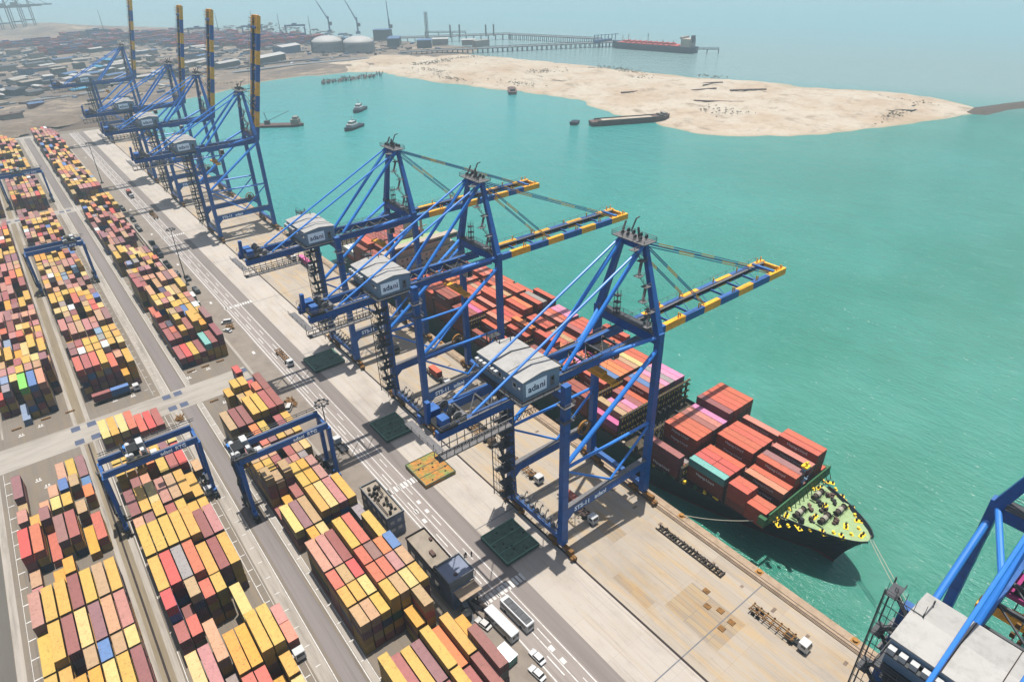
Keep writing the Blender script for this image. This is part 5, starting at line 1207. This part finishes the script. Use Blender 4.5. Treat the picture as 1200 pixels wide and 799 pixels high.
# ---------------- people ----------------
def person(x, y, rz, shirt, lab, z=0.03):
    o_ = empty('person', (x, y, z), rz, lab, 'person', 'people on the apron')
    me = bpy.data.meshes.new('body'); V = [(0, 0, .95), (0, 0, 1.25), (0, 0, 1.48), (0, .01, 1.56), (0, .02, 1.64), (0, .01, 1.74), (-.1, 0, .9), (-.11, .04, .5), (-.11, -.02, .08), (-.11, .12, .04), (.1, 0, .9), (.11, -.03, .5), (.11, -.1, .08), (.11, .03, .04), (-.2, 0, 1.42), (-.25, .02, 1.12), (-.24, .12, .88), (-.24, .18, .82), (.2, 0, 1.42), (.25, -.02, 1.12), (.24, .04, .88), (.24, .06, .8)]
    E_ = [(0, 1), (1, 2), (2, 3), (3, 4), (4, 5), (0, 6), (6, 7), (7, 8), (8, 9), (0, 10), (10, 11), (11, 12), (12, 13), (2, 14), (14, 15), (15, 16), (16, 17), (2, 18), (18, 19), (19, 20), (20, 21)]
    rad = [.15, .16, .15, .07, .1, .1, .1, .07, .05, .05, .1, .07, .05, .05, .07, .05, .04, .05, .07, .05, .04, .05]
    me.from_pydata(V, E_, []); b_ = bpy.data.objects.new('body', me); link(b_, o_); b_.modifiers.new('s', 'SKIN'); b_.modifiers.new('ss', 'SUBSURF').levels = 1
    for i, r_ in enumerate(rad): me.skin_vertices[0].data[i].radius = (r_, r_*.8)
    me.skin_vertices[0].data[0].use_root = True
    b_.modifiers['ss'].render_levels = 1; me.materials.append(M['skin'])
    sh = MB().loft([[(r_*1.12*math.cos(t), r_*.85*math.sin(t), zz) for t in [2*PI*k/10 for k in range(10)]] for zz, r_ in ((.92, .2), (1.2, .2), (1.42, .24), (1.5, .12))]); sh.tube((-.2, 0, 1.42), (-.25, .02, 1.14), .085, 8).tube((.2, 0, 1.42), (.25, -.02, 1.14), .085, 8); sh.build('shirt', M[shirt], o_)
    MB().tube((-.1, 0, .95), (-.11, .03, .5), .12, 8, r2=.09).tube((-.11, .03, .5), (-.11, -.02, .1), .09, 8, r2=.07).tube((.1, 0, .95), (.11, -.03, .5), .12, 8, r2=.09).tube((.11, -.03, .5), (.11, -.1, .1), .09, 8, r2=.07).build('trousers', M['dark'], o_)
    MB().loft([[(r_*math.cos(t), .01+r_*1.1*math.sin(t), zz) for t in [2*PI*k/10 for k in range(10)]] for zz, r_ in ((1.68, .115), (1.76, .11), (1.8, .05))]).build('hair', M['hair'], o_)
for x, y, rz, sh, lab in [(60.6, 106.6, .3, 'shirt_dark', 'person in dark clothes, leftmost of the group by the office'), (61.7, 106.0, 1.5, 'shirt_dark', 'person in dark clothes, second from left in the group by the office'), (62.6, 105.7, 4, 'shirt_dark', 'person in dark clothes in the middle of the group by the office'), (63.3, 106.0, 2.5, 'shirt_dark', 'person in dark clothes, second from right in the group by the office'), (64.6, 105.2, 3.4, 'shirt_dark', 'person in dark clothes standing apart, rightmost of the group by the office'),
                          (57.1, 87.1, 0, 'shirt_orange', 'person in orange vest walking near the small white car'), (57.8, 85.6, .4, 'shirt_dark', 'person in dark shirt walking beside the person in orange vest'), (57.6, 92.6, 2, 'shirt_dark', 'person standing near the water tank at the apron edge')]:
    person(x, y, rz, sh, lab)

# ---------------- boats ----------------
def hullmesh(L_, w_, z0, z1, bowf=.25, mi=0, n=12, x=0, sheer=.6):
    rg = []
    for k in range(n+1):
        t = k/n; y = -L_/2+L_*t; a = 1.0 if t < 1-bowf else max(.03, 1-((t-(1-bowf))/bowf)**1.8); a *= .8 if k == 0 else 1
        zt = z1+(sheer*((t-.6)/.4)**2 if t > .6 else 0)
        rg.append([(x-w_/2*a*.7, y, z0), (x+w_/2*a*.7, y, z0), (x+w_/2*a, y, zt), (x-w_/2*a, y, zt)])
    return MB().loft(rg, mi)
def tug(x, y, rz, lab):
    o_ = empty('tugboat', (x, y, -5), rz, lab, 'tugboat', 'tugboats in the basin')
    hullmesh(30, 10, -.6, 2.4, sheer=1.2).build('hull', M['hull_dark'], o_)
    MB().box(-3.6, 3.6, -4, 7, 2.4, 5).build('deckhouse', M['white'], o_); w_ = MB().box(-2.6, 2.6, -1, 5, 5, 7.6).build('wheelhouse', M['white'], o_); MB().box(-2.65, 2.65, -1.05, 5.05, 6.2, 7.1).build('window', M['glass'], w_)
    MB().tube((0, 1, 7.6), (0, 1, 13), .2, 6).bar((-1.5, 1, 10), (1.5, 1, 10), .2, .2).build('mast', M['white'], o_); MB().tube((-1.8, -3, 5), (-1.8, -3, 8.5), .7, 8).tube((1.8, -3, 5), (1.8, -3, 8.5), .7, 8).build('funnel', M['white'], o_)
tug(334, 710, 2.3, 'white and dark tugboat, the further of two in the basin')
tug(288, 632, 2.1, 'white and dark tugboat, the nearer of two in the basin')
o_ = empty('crane_barge', (236, 696, -5), R(-128), 'dark flat barge with lattice crane and cabin beside the last raised boom', 'barge')
hullmesh(50, 13, -.6, 2.2, .15).build('hull', M['hull_rust'], o_); MB().box(-4, 4, 13, 21, 2.2, 7).box(-3, 3, 15, 20, 7, 9.6).build('deckhouse', M['wall_pale'], o_)
m_ = MB().box(-2, 2, -15, -10, 2.2, 6)
for dx in (-.8, .8): m_.bar((dx, -12, 5.5), (dx*.3, 12, 15), .35, .35)
for k in range(8): m_.bar((-.8+k*.07, -12+k*3, 5.5+k*1.2), (.7-k*.07, -9+k*3, 6.7+k*1.2), .2, .2)
m_.bar((0, -12, 6), (0, -14, 14), .5, .5).bar((0, -14, 14), (0, 12, 15), .12, .12).build('deck_crane', M['steel_grey'], o_)
o_ = empty('hopper_barge', (506, 458, -5), math.atan2(442.5-479.7, 542.9-465.1)-PI/2, 'long rusty barge beached at the sand spit', 'barge')
hullmesh(84, 14, -.8, 4.2, .12, sheer=2).build('hull', M['hull_rust'], o_)
MB().box(-5, 5, -30, 30, 4.3, 4.6).build('cargo_sand', SAND, o_); MB().box(-7, -5.2, -36, 34, 4.2, 5.4).box(5.2, 7, -36, 34, 4.2, 5.4).box(-6, 6, 30, 33, 4.2, 6.4).build('coaming', M['timber'], o_); MB().box(-4, 4, 33.5, 38, 5, 8).build('deckhouse', M['wall_pale'], o_)
o_ = empty('small_barge', (462, 492, -5), 2.1, 'small dark pontoon moored at the left end of the beached barge', 'barge'); hullmesh(14, 8, -.5, 2.6, .1).build('hull', M['hull_dark'], o_)
o_ = empty('small_barge', (529, 679, -5), R(-35), 'small dark barge aground on the near shore of the sand spit', 'barge'); hullmesh(38, 11, -.5, 3.2, .15).build('hull', M['hull_rust'], o_); MB().box(-3, 3, -14, -9, 3.2, 5.5).build('deckhouse', M['timber'], o_)
# old timber jetty with piles
o_ = empty('ruined_jetty', (433, 925, -5), 0, 'dark ruined jetty with rows of standing piles off the beach', 'jetty')
rs = random.Random(4); m_ = MB()
for k in range(70): cx, cy = rs.uniform(-50, 46), rs.uniform(-14, 14); m_.tube((cx+cy*.8, cy*1.0, -1), (cx+cy*.8, cy*1.0, rs.uniform(1.5, 5.5)), .5, 6)
m_.build('pile', M['dark'], o_)['kind'] = 'stuff'
m_ = MB()
for k in range(12): m_.bar((-52+k*7, -12+(k % 3)*3, 2.4), (-40+k*7, 12-(k % 4)*3, 2.6), 4, .6)
m_.build('deck', M['timber'], o_)
# tanker
tl_ = math.hypot(971.8-942.6, 744-907.8)
o_ = empty('tanker', (957, 826, -5), math.atan2(907.8-744, 942.6-971.8)-PI/2, 'red decked tanker moored at the far pier beyond the sand spit', 'ship')
hullmesh(tl_, 26, -.5, 9.5, .14, sheer=3).build('hull', M['tanker_hull'], o_); MB().box(-12, 12, -56, 66, 9.6, 11.2).build('deck', M['tanker_red'], o_)
m_ = MB()
for k in range(9): m_.box(-9, 9, -38+k*11, -35.6+k*11, 11.2, 14)
m_.box(-2, 2, -45, 60, 11.2, 13.8).build('deck_pipe', M['tanker_red'], o_)
MB().box(-11, 11, -76, -60, 9.5, 22).box(-13, 13, -62, -59, 22, 25).build('superstructure', M['ship_cream'], o_); MB().box(-3, 3, -79, -74, 16, 27).build('funnel', M['tanker_hull'], o_)
for yy, hh in ((10, 27), (50, 24), (62, 22), (-20, 18), (-40, 17)): MB().tube((0, yy, 10), (0, yy, hh), .45, 6).bar((-3, yy, hh-4), (3, yy, hh-4), .5, .5).build('mast', M['ship_cream'] if yy > 40 else M['steel_grey'], o_)
# piers
def pier(a, b_, wd, zt, lab, n, name='trestle_pier', m='concrete_grey'):
    a, b_ = Vector(a), Vector(b_); d_ = (b_-a); o_ = empty(name, (*a[:2], 0), 0, lab, 'pier')
    A0, B0 = Vector((0, 0, zt)), Vector((d_.x, d_.y, zt)); m_ = MB().bar(A0, B0, wd, 1.4); m_.rail(A0+Vector((0, 0, .7)), B0+Vector((0, 0, .7)), 2, step=12, t=.5); m_.build('deck', M[m], o_)
    nn = d_.normalized(); pp = Vector((-nn.y, nn.x, 0)); pl = None
    for k in range(n+1):
        c_ = A0.lerp(B0, k/n)
        for s1 in (-1, 1):
            q = c_+pp*(s1*wd*.35)
            if pl is None: pl = MB().tube((0, 0, -6), (0, 0, zt), .8, 6).build('pile', M[m], o_); p_ = pl
            else: p_ = pl.copy(); link(p_, o_)
            p_.location = (q.x, q.y, 0)
pier((607, 1093), (930, 930), 11, 2.5, 'long trestle pier running from the tank area to the tanker', 40)
pier((930, 930), (958, 905), 22, 3, 'loading platform of the trestle pier at the tanker bow', 6, 'loading_platform')
pier((972, 744), (996, 716), 2, 1.5, 'small dolphin walkway behind the tanker stern', 2, 'dolphin_walkway')
pier((700, 1290), (905, 1165), 14, 5, 'second pier with slender towers behind the trestle', 16)
pier((905, 1165), (965, 960), 12, 4, 'pier arm joining the loading platform from the far side', 22)
pier((820, 1360), (880, 1290), 3, 3, 'thin catwalk at the tip of the far pier', 3, 'dolphin_walkway')
for i, (x, y, h, lab) in enumerate([(752, 1240, 50, 'tall pale tower at the left of the far pier'), (800, 1228, 24, 'slender tower on the far pier, first after the tall one'), (816, 1218, 24, 'slender tower on the far pier, second after the tall one'), (862, 1190, 22, 'slender tower on the far pier, third after the tall one'), (876, 1182, 22, 'slender tower on the far pier, fourth after the tall one')]):
    o_ = empty('pier_tower', (x, y, 2), 0, lab, 'tower', 'towers on the far pier'); m_ = MB(); w_ = 4 if i == 0 else 1.4
    for dx in (-w_/2, w_/2):
        for dy in (-w_/2, w_/2): m_.bar((dx, dy, 0), (dx, dy, h), .8, .8)
    for k in range(int(h/5)): m_.bar((-w_/2, -w_/2, k*5), (w_/2, w_/2, k*5+5), .5, .5).box(-w_/2, w_/2, -w_/2, w_/2, k*5, k*5+.4)
    m_.build('frame', M['concrete_grey'], o_)
o_ = empty('loading_gantry', (945, 918, 3), 0, 'pale blue loading arms frame on the platform by the tanker', 'gantry'); m_ = MB()
for k in range(7): m_.bar((-26+k*7, 14-k*2, 0), (-26+k*7, 14-k*2, 13), 1, 1); m_.bar((-26+k*7, 14-k*2, 12), (-20+k*7, 12-k*2, 12), .8, .8)
m_.box(-30, 10, 4, 12, 0, 5).build('frame', M['roof_blue'], o_)
tag(MB().box(758, 790, 1080, 1092, -2, 9).build('pier_house', M['wall_pale']), 'grey block building standing behind the long trestle', 'building')

# ---------------- far shore ----------------
def tank(x, y, r_, h, lab):
    o_ = empty('storage_tank', (x, y, -2), 0, lab, 'tank', 'white domed storage tanks')
    MB().tube((0, 0, 0), (0, 0, h), r_, 36).build('wall', M['tank_wall'], o_)
    rg = [[(r_*math.cos(p_)*math.cos(t), r_*math.cos(p_)*math.sin(t), h+r_*.42*math.sin(p_)) for t in [2*PI*k/36 for k in range(36)]] for p_ in (0, .4, .8, 1.2, 1.5)]
    MB().loft(rg).build('dome', M['tank_white'], o_, smooth=True)
    s_ = MB(); 
    for k in range(14): a = 2.4+k*.12; s_.box(r_*1.02*math.cos(a)-.8, r_*1.02*math.cos(a)+.8, r_*1.02*math.sin(a)-.8, r_*1.02*math.sin(a)+.8, k*h/14, k*h/14+1)
    s_.bar((-r_*1.05, 0, 0), (-r_*1.05, 0, h+7), 2, 2); s_.build('stair', M['steel_grey'], o_)
tank(538, 1243, 29, 15, 'white domed storage tank, left of the pair on the far shore')
tank(574, 1188, 29, 15, 'white domed storage tank, right of the pair on the far shore')
def house(name, x, y, w_, l_, h, rz, wm, rm, lab, gable=True, cat='building'):
    o_ = empty(name, (x, y, -1.2), rz, lab, cat); MB().box(-w_/2, w_/2, -l_/2, l_/2, 0, h).build('wall', M[wm], o_)
    r_ = MB()
    if gable: e_ = 1; r_.add([(-w_/2-e_, -l_/2-e_, h+.02), (w_/2+e_, -l_/2-e_, h+.02), (0, -l_/2-e_, h+w_*.12), (-w_/2-e_, l_/2+e_, h+.02), (w_/2+e_, l_/2+e_, h+.02), (0, l_/2+e_, h+w_*.12)], [(0, 1, 2), (5, 4, 3), (0, 2, 5, 3), (1, 4, 5, 2), (0, 3, 4, 1)])
    else: r_.box(-w_/2-.5, w_/2+.5, -l_/2-.5, l_/2+.5, h+.01, h+.7)
    r_.build('roof', M[rm], o_)
    n = max(2, int(l_/8))
    for k in range(min(n, 6)): yy = -l_/2+l_*(k+.5)/min(n, 6); MB().box(-w_/2-.12, -w_/2-.02, yy-1.5, yy+1.5, h*.35, h*.7).build('window', M['dark'], o_)
H_ = [('warehouse', 402, 1177, 22, 62, 10, R(-60), 'wall_dark', 'tank_white', 'long warehouse with pale roof beside the beach, behind the nearest raised boom', True),
      ('warehouse', 470, 1268, 24, 46, 13, R(-65), 'roof_blue', 'tank_white', 'blue walled warehouse left of the storage tanks', True),
      ('warehouse', 330, 1170, 16, 44, 8, R(-60), 'wall_dark', 'house_roof', 'grey shed left of the nearest raised boom', True),
      ('warehouse', 298, 1235, 14, 50, 7, R(-55), 'wall_pale', 'house_roof', 'pale long shed on the far shore between raised booms', True),
      ('shed', -22, 752, 18, 52, 7, R(-88), 'roof_blue', 'roof_teal', 'blue roofed shed at the left edge beyond the blocks', True),
      ('hut', 50, 985, 10, 15, 6, R(-75), 'hull_red', 'roof_blue', 'small red brown hut with blue roof on the bare ground', True),
      ('hut', 2, 935, 8, 18, 5, R(-75), 'wall_pale', 'hull_rust', 'low brown hut, left of two by the sand heaps', False),
      ('hut', 22, 930, 8, 20, 5, R(-75), 'wall_pale', 'hull_rust', 'low brown hut, right of two by the sand heaps', False),
      ('building', 700, 1330, 34, 26, 20, R(-40), 'wall_dark', 'roof_blue', 'dark blue block behind the right storage tank', False),
      ('building', 668, 1225, 22, 50, 14, R(-35), 'wall_dark', 'roof_blue', 'long grey blue block right of the storage tanks', False),
      ('building', 690, 1150, 26, 26, 13, R(-35), 'wall_dark', 'roof_blue', 'dark square block near the trestle start', False),
      ('building', 738, 1170, 30, 26, 10, R(-35), 'wall_pale', 'tank_white', 'white roofed building near the trestle start, left', False),
      ('building', 770, 1120, 26, 22, 9, R(-35), 'wall_pale', 'tank_white', 'white roofed building near the trestle start, right', False)]
for a in H_: house(*a)
rs = random.Random(21); k = 0
for (cx, cy, sx_, sy, n) in ((200, 1300, 320, 360, 60), (60, 1150, 160, 160, 14), (420, 1420, 160, 170, 22), (640, 1330, 60, 120, 6), (150, 1650, 220, 160, 18)):
    for i in range(n):
        x = cx+rs.uniform(-1, 1)*sx_/1.0*.5; y = cy+rs.uniform(-1, 1)*sy*.5; w_ = rs.uniform(7, 15); l_ = rs.uniform(12, 34); h = rs.uniform(3.5, 9); k += 1
        rm = rs.choice(['house_roof', 'tank_white', 'roof_blue', 'wall_dark', 'hull_rust', 'wall_pale', 'wall_dark', 'hull_rust', 'house_roof', 'roof_teal' if i % 3 == 0 else 'wall_pale'])
        nm = {'house_roof': 'grey', 'tank_white': 'white', 'roof_blue': 'blue', 'wall_dark': 'dark', 'hull_rust': 'brown', 'roof_teal': 'light blue', 'wall_pale': 'beige'}[rm]
        p_ = px((x, y, 0)); lb = f"{nm}|{p_[0]:.2f}"
        if sum(1 for u in used_l if u.startswith(nm+'|')) > 23 or (-25 < x < 130 and y < 840): continue
        used_l.add(lb); house('shed', x, y, w_, l_, h, R(rs.choice((-60, -75, 20, -45))), rs.choice(['wall_dark', 'wall_pale', 'roof_blue']), rm, lb, True, 'shed')
sh_ = {}
for o_ in bpy.data.objects:
    if o_.get('label') and '|' in o_['label']: a_ = o_['label'].split('|'); sh_.setdefault(a_[0], []).append((float(a_[1]), o_.name, o_))
for nm, L_ in sh_.items():
    L_.sort(key=lambda t: t[:2])
    for i, (_, _, o_) in enumerate(L_): o_['label'] = f"{nm} roofed shed on the far shore, {(ORD+['last', 'rearmost', 'outermost'])[min(i, 27)]} {nm} roof from the left"; o_['group'] = 'sheds on the far shore'
# sand and rubble mounds near the far end of the yard
def mound(x, y, r_, h, m, sy=1.0, seed=1):
    V = [(x, y, -1+h)]; Fs = []; n = 18; rs = random.Random(seed); ph = [rs.uniform(.75, 1.2) for _ in range(n)]
    for j, (f_, g_) in enumerate(((.35, .82), (.7, .4), (1, 0))):
        for k2 in range(n): a = 2*PI*k2/n; V.append((x+r_*f_*ph[k2]*math.cos(a), y+sy*r_*f_*ph[k2]*math.sin(a), -1.4+h*g_*(ph[(k2+3) % n]*.3+.7)))
    for k2 in range(n): Fs.append((0, 1+k2, 1+(k2+1) % n))
    for j in range(2):
        for k2 in range(n): a = 1+j*n+k2; b_ = 1+j*n+(k2+1) % n; Fs.append((a, a+n, b_+n, b_))
    return struct(MB().add(V, Fs).build('mound', m, smooth=True))
for i, (x, y, r_, h, mi) in enumerate([(60, 880, 34, 5, 'mound'), (22, 870, 22, 4, 'mound'), (100, 905, 30, 6, 'mound'), (-30, 900, 26, 6, 'mound'), (10, 960, 20, 5, 'cap_tan'), (70, 985, 26, 6, 'cap_tan'), (120, 1010, 30, 5, 'mound'), (-10, 1030, 30, 6, 'cap_tan'), (40, 1060, 24, 5, 'mound'), (95, 1080, 36, 6, 'cap_tan'), (170, 1060, 40, 5, 'mound'), (-60, 985, 30, 7, 'mound'), (450, 1210, 36, 6, 'cap_tan'), (300, 1110, 34, 4, 'cap_tan'), (180, 1150, 44, 5, 'cap_tan'), (240, 2250, 120, 14, 'cap_tan'), (520, 1750, 90, 9, 'cap_tan'), (6, 838, 20, 4, 'mound')]):
    mound(x, y, r_, h, M[mi] if mi != 'cap_tan' else EARTH, seed=i)
for i, (x, y, r_, h) in enumerate([(690, 400, 34, 4), (720, 360, 40, 5), (640, 700, 40, 3.5), (690, 560, 46, 3.5), (610, 860, 46, 3), (740, 320, 30, 4.5)]): mound(x, y, r_, h, SAND, seed=40+i).location.z = 1
# far container yard, its gantries and quay cranes
m_ = MB(); rs = random.Random(8); pal = [(170, 50, 66), (60, 88, 160), (110, 60, 110), (176, 70, 66), (130, 134, 156), (70, 50, 90), (180, 60, 80)]
for (x0, x1, y0_, y1_) in ((330, 560, 1560, 1640), (350, 590, 1480, 1540), (300, 520, 1680, 1740), (250, 430, 1820, 1900), (140, 260, 1700, 1760), (120, 240, 1600, 1650), (40, 200, 1830, 1900), (430, 600, 1400, 1450), (200, 330, 1950, 2010)):
    y = y0_
    while y < y1_:
        x = x0
        while x < x1:
            if rs.random() < .86:
                for k in range(rs.randint(2, 5)): m_.box(x, x+12.2, y, y+2.5, -1+k*2.6, 1.5+k*2.6, c=lin(rs.choice(pal)))
            x += 13
        y += 3.2 if rs.random() < .85 else 12
tag(m_.build('far_container_stacks', M['cont_attr']), 'hazy reddish blue container stacks of the distant yard beyond the raised booms', 'container stacks', kind='stuff')
def far_gantry(x, y, rz, lab):
    o_ = empty('yard_gantry_crane', (x, y, -1), rz, lab, 'crane', 'distant yard gantry cranes'); B = M['roof_blue']
    MB().box(-22, 22, -4, -2.4, 24, 27).box(-22, 22, 2.4, 4, 24, 27).build('girder', B, o_)
    for sx_ in (-20, 20):
        for sy in (-5, 5): MB().bar((sx_, sy*.6, 24), (sx_, sy, 0), 1.4, 1.6).build('leg', B, o_)
    MB().box(-5, 4, -5, 5, 27, 30).build('trolley', B, o_)
for x, y, lab in ((250, 1790, 'distant blue yard gantry, leftmost of four'), (420, 1640, 'distant blue yard gantry, second of four from left'), (520, 1590, 'distant blue yard gantry, third of four from left'), (590, 1520, 'distant blue yard gantry, rightmost of four')): far_gantry(x, y, R(-30), lab)
base = None
for i, (x, y, lab) in enumerate([(128, 2450, 'distant dock crane at the photo corner, left of three'), (160, 2500, 'distant dock crane near the left corner, middle of three'), (192, 2560, 'distant dock crane near the left corner, right of three')]):
    if base is None:
        o_ = empty('ship_to_shore_crane', (0, 0, 0)); B = M['steel_grey']
        for sx_ in (-15, 15):
            for sy in (-11, 11): MB().bar((sx_, sy, 0), (sx_, sy, 70), 2.6, 2.6).build('leg', B, o_)
        MB().box(-50, 90, -4, -2, 66, 70).box(-50, 90, 2, 4, 66, 70).build('girder', B, o_); MB().bar((15, -10, 70), (15, 0, 105), 2.5, 2.5).bar((15, 10, 70), (15, 0, 105), 2.5, 2.5).build('pylon_leg', B, o_)
        MB().tube((15, 0, 105), (-30, 0, 70), .9, 6).tube((15, 0, 105), (75, 0, 70), .9, 6).build('stay', B, o_); MB().box(-40, -22, -7, 7, 70, 78).build('machinery_house', B, o_); MB().box(-15, 15, -12, -10, 18, 21).box(-15, 15, 10, 12, 18, 21).build('portal_beam', B, o_); base = o_
    else: o_ = copy_tree(base)
    o_.location = (x, y, -1); o_.rotation_euler = (0, 0, R(-20)); o_.scale = (.8, .8, .8); tag(o_, lab, 'crane', 'distant dock cranes at the left corner')
def harbour_crane(x, y, el, az, lab, h=46):
    o_ = empty('harbour_crane', (x, y, -1), az, lab, 'crane', 'mobile harbour cranes behind the tanks')
    MB().bar((0, 0, 0), (0, 0, 34), 4, 4, w2=3, h2=3).box(-5, 5, -5, 5, 0, 5).build('tower', M['roof_blue'], o_)
    MB().bar((0, 0, 26), (h*math.cos(el), 0, 26+h*math.sin(el)), 2.4, 2.4, w2=1, h2=1).build('boom', M['roof_blue'], o_); MB().bar((0, 0, 34), (h*.8*math.cos(el), 0, 26+h*.8*math.sin(el)), .4, .4).box(-7, -1, -2, 2, 15, 22).build('counterweight', M['steel_grey'], o_)
harbour_crane(700, 1590, R(62), R(150), 'blue harbour crane with leaning boom, left of three behind the tanks', 56)
harbour_crane(728, 1500, R(64), R(150), 'blue harbour crane with leaning boom, middle of three behind the tanks', 60)
harbour_crane(755, 1400, R(88), R(150), 'blue harbour crane with upright boom, right of three behind the tanks', 54)
for i, (x, y, h) in enumerate([(280, 1900, 60), (560, 1700, 50), (600, 1640, 44), (480, 1700, 50), (640, 1560, 40)]):
    o_ = empty('lattice_mast', (x, y, -1), 0, f'thin distant mast, {ORD[i]} nearest listed of five on the hazy shore', 'mast', 'thin masts on the far shore'); MB().bar((0, 0, 0), (0, 0, h), 1.6, 1.6, w2=.6, h2=.6).build('pole', M['steel_grey'], o_)
# road embankment along the beach and scrub on the sand
def ribbon(name, pts, wd, z, h, m):
    b_ = MB()
    for a, c_ in zip(pts[:-1], pts[1:]): b_.bar((*a, z), (*c_, z), wd, h)
    return struct(b_.build(name, m))
shore = [(-200, 1035), (90, 1050), (200, 1075), (310, 1098), (420, 1108), (530, 1090), (620, 1085)]
ribbon('coast_road', shore, 16, -.4, 1.0, M['concrete_grey']); ribbon('coast_road', [(x, y+46) for x, y in shore[:-1]], 9, -.2, 1.0, M['wall_dark'])
sc = MB(); rs = random.Random(5)
for (cx, cy, sx_, sy, n) in ((640, 960, 50, 30, 240), (580, 960, 40, 20, 160), (700, 640, 20, 40, 120), (775, 330, 14, 40, 120), (700, 290, 30, 8, 60), (600, 420, 20, 30, 50), (560, 880, 40, 46, 260), (590, 800, 30, 60, 160), (730, 690, 22, 55, 220), (650, 760, 30, 20, 80), (520, 800, 10, 40, 70), (560, 700, 12, 40, 60), (250, 1000, 60, 10, 80), (770, 560, 10, 30, 60)):
    for k in range(n):
        x, y = rs.gauss(cx, sx_*.5), rs.gauss(cy, sy*.5); s1 = rs.uniform(.5, 1.3); z = -1.2+rs.uniform(0, .6)
        for j in range(5):
            a = rs.uniform(0, 6.28); t = rs.uniform(.3, 1); sc.add([(x, y, z), (x+s1*math.cos(a), y+s1*math.sin(a), z+s1*t), (x+s1*math.cos(a+.7), y+s1*math.sin(a+.7), z+s1*t*1.1), (x+s1*.4*math.cos(a+.4), y+s1*.4*math.sin(a+.4), z+s1*1.2)], [(0, 1, 2), (0, 2, 3)])
tag(sc.build('scrub', M['leaf']), 'low dry olive scrub scattered over the sand spit', 'scrub', kind='stuff')
ct = MB()
rs = random.Random(14)
for k in range(2600):
    x, y = rs.uniform(-160, 700), rs.uniform(960, 2000)
    if x > 200 and y < 1100: continue
    s1 = rs.uniform(1.2, 4.5); ct.box(x, x+s1*rs.uniform(1, 5), y, y+s1, -1.4, -1.2+s1*rs.uniform(.2, .9), rs.choice((0, 0, 1, 2, 3, 4)), rz=rs.uniform(0, 3))
tag(ct.build('port_clutter', [M['wall_dark'], M['roof_blue'], M['wall_pale'], M['hull_rust'], M['tank_white']]), 'mixed equipment and material piles strewn over the far industrial ground', 'clutter', kind='stuff')
for i, pts in enumerate([[(600, 560), (640, 545), (650, 520), (700, 500)], [(620, 470), (648, 430), (670, 415)], [(660, 560), (700, 545), (740, 520)], [(700, 480), (735, 455)]]):
    b_ = MB()
    for a, c_ in zip(pts[:-1], pts[1:]): b_.bar((*a, -.2), (*c_, -.2), 3, 1.4)
    tag(b_.build('pipe_stack', M['hull_rust']), ['reddish brown pipe stack on the sand, leftmost and longest', 'dark grey mat strip on the sand nearest the beached barge', 'brown pipe stack on the upper sand ridge', 'short brown pipe stack toward the right of the ridge'][i], 'pipes')

# ---------------- haze ----------------
HZ = 0.00026
hb = MB().box(-17000, 17000, -17000, 17000, -8, 260); ho = hb.build('haze', None or [])
hm = bpy.data.materials.new('haze'); hm.use_nodes = True; nt = hm.node_tree; nt.nodes.clear(); out = nt.nodes.new('ShaderNodeOutputMaterial'); pv = nt.nodes.new('ShaderNodeVolumePrincipled')
pv.inputs['Color'].default_value = (0.7, 0.92, 1.0, 1); pv.inputs['Density'].default_value = HZ; pv.inputs['Anisotropy'].default_value = 0.2
nt.links.new(pv.outputs[0], out.inputs['Volume']); ho.data.materials.append(hm); ho['kind'] = 'stuff'; tag(ho, 'thin pale bluish sea haze over the whole harbour', 'haze')
ho.display_type = 'WIRE'
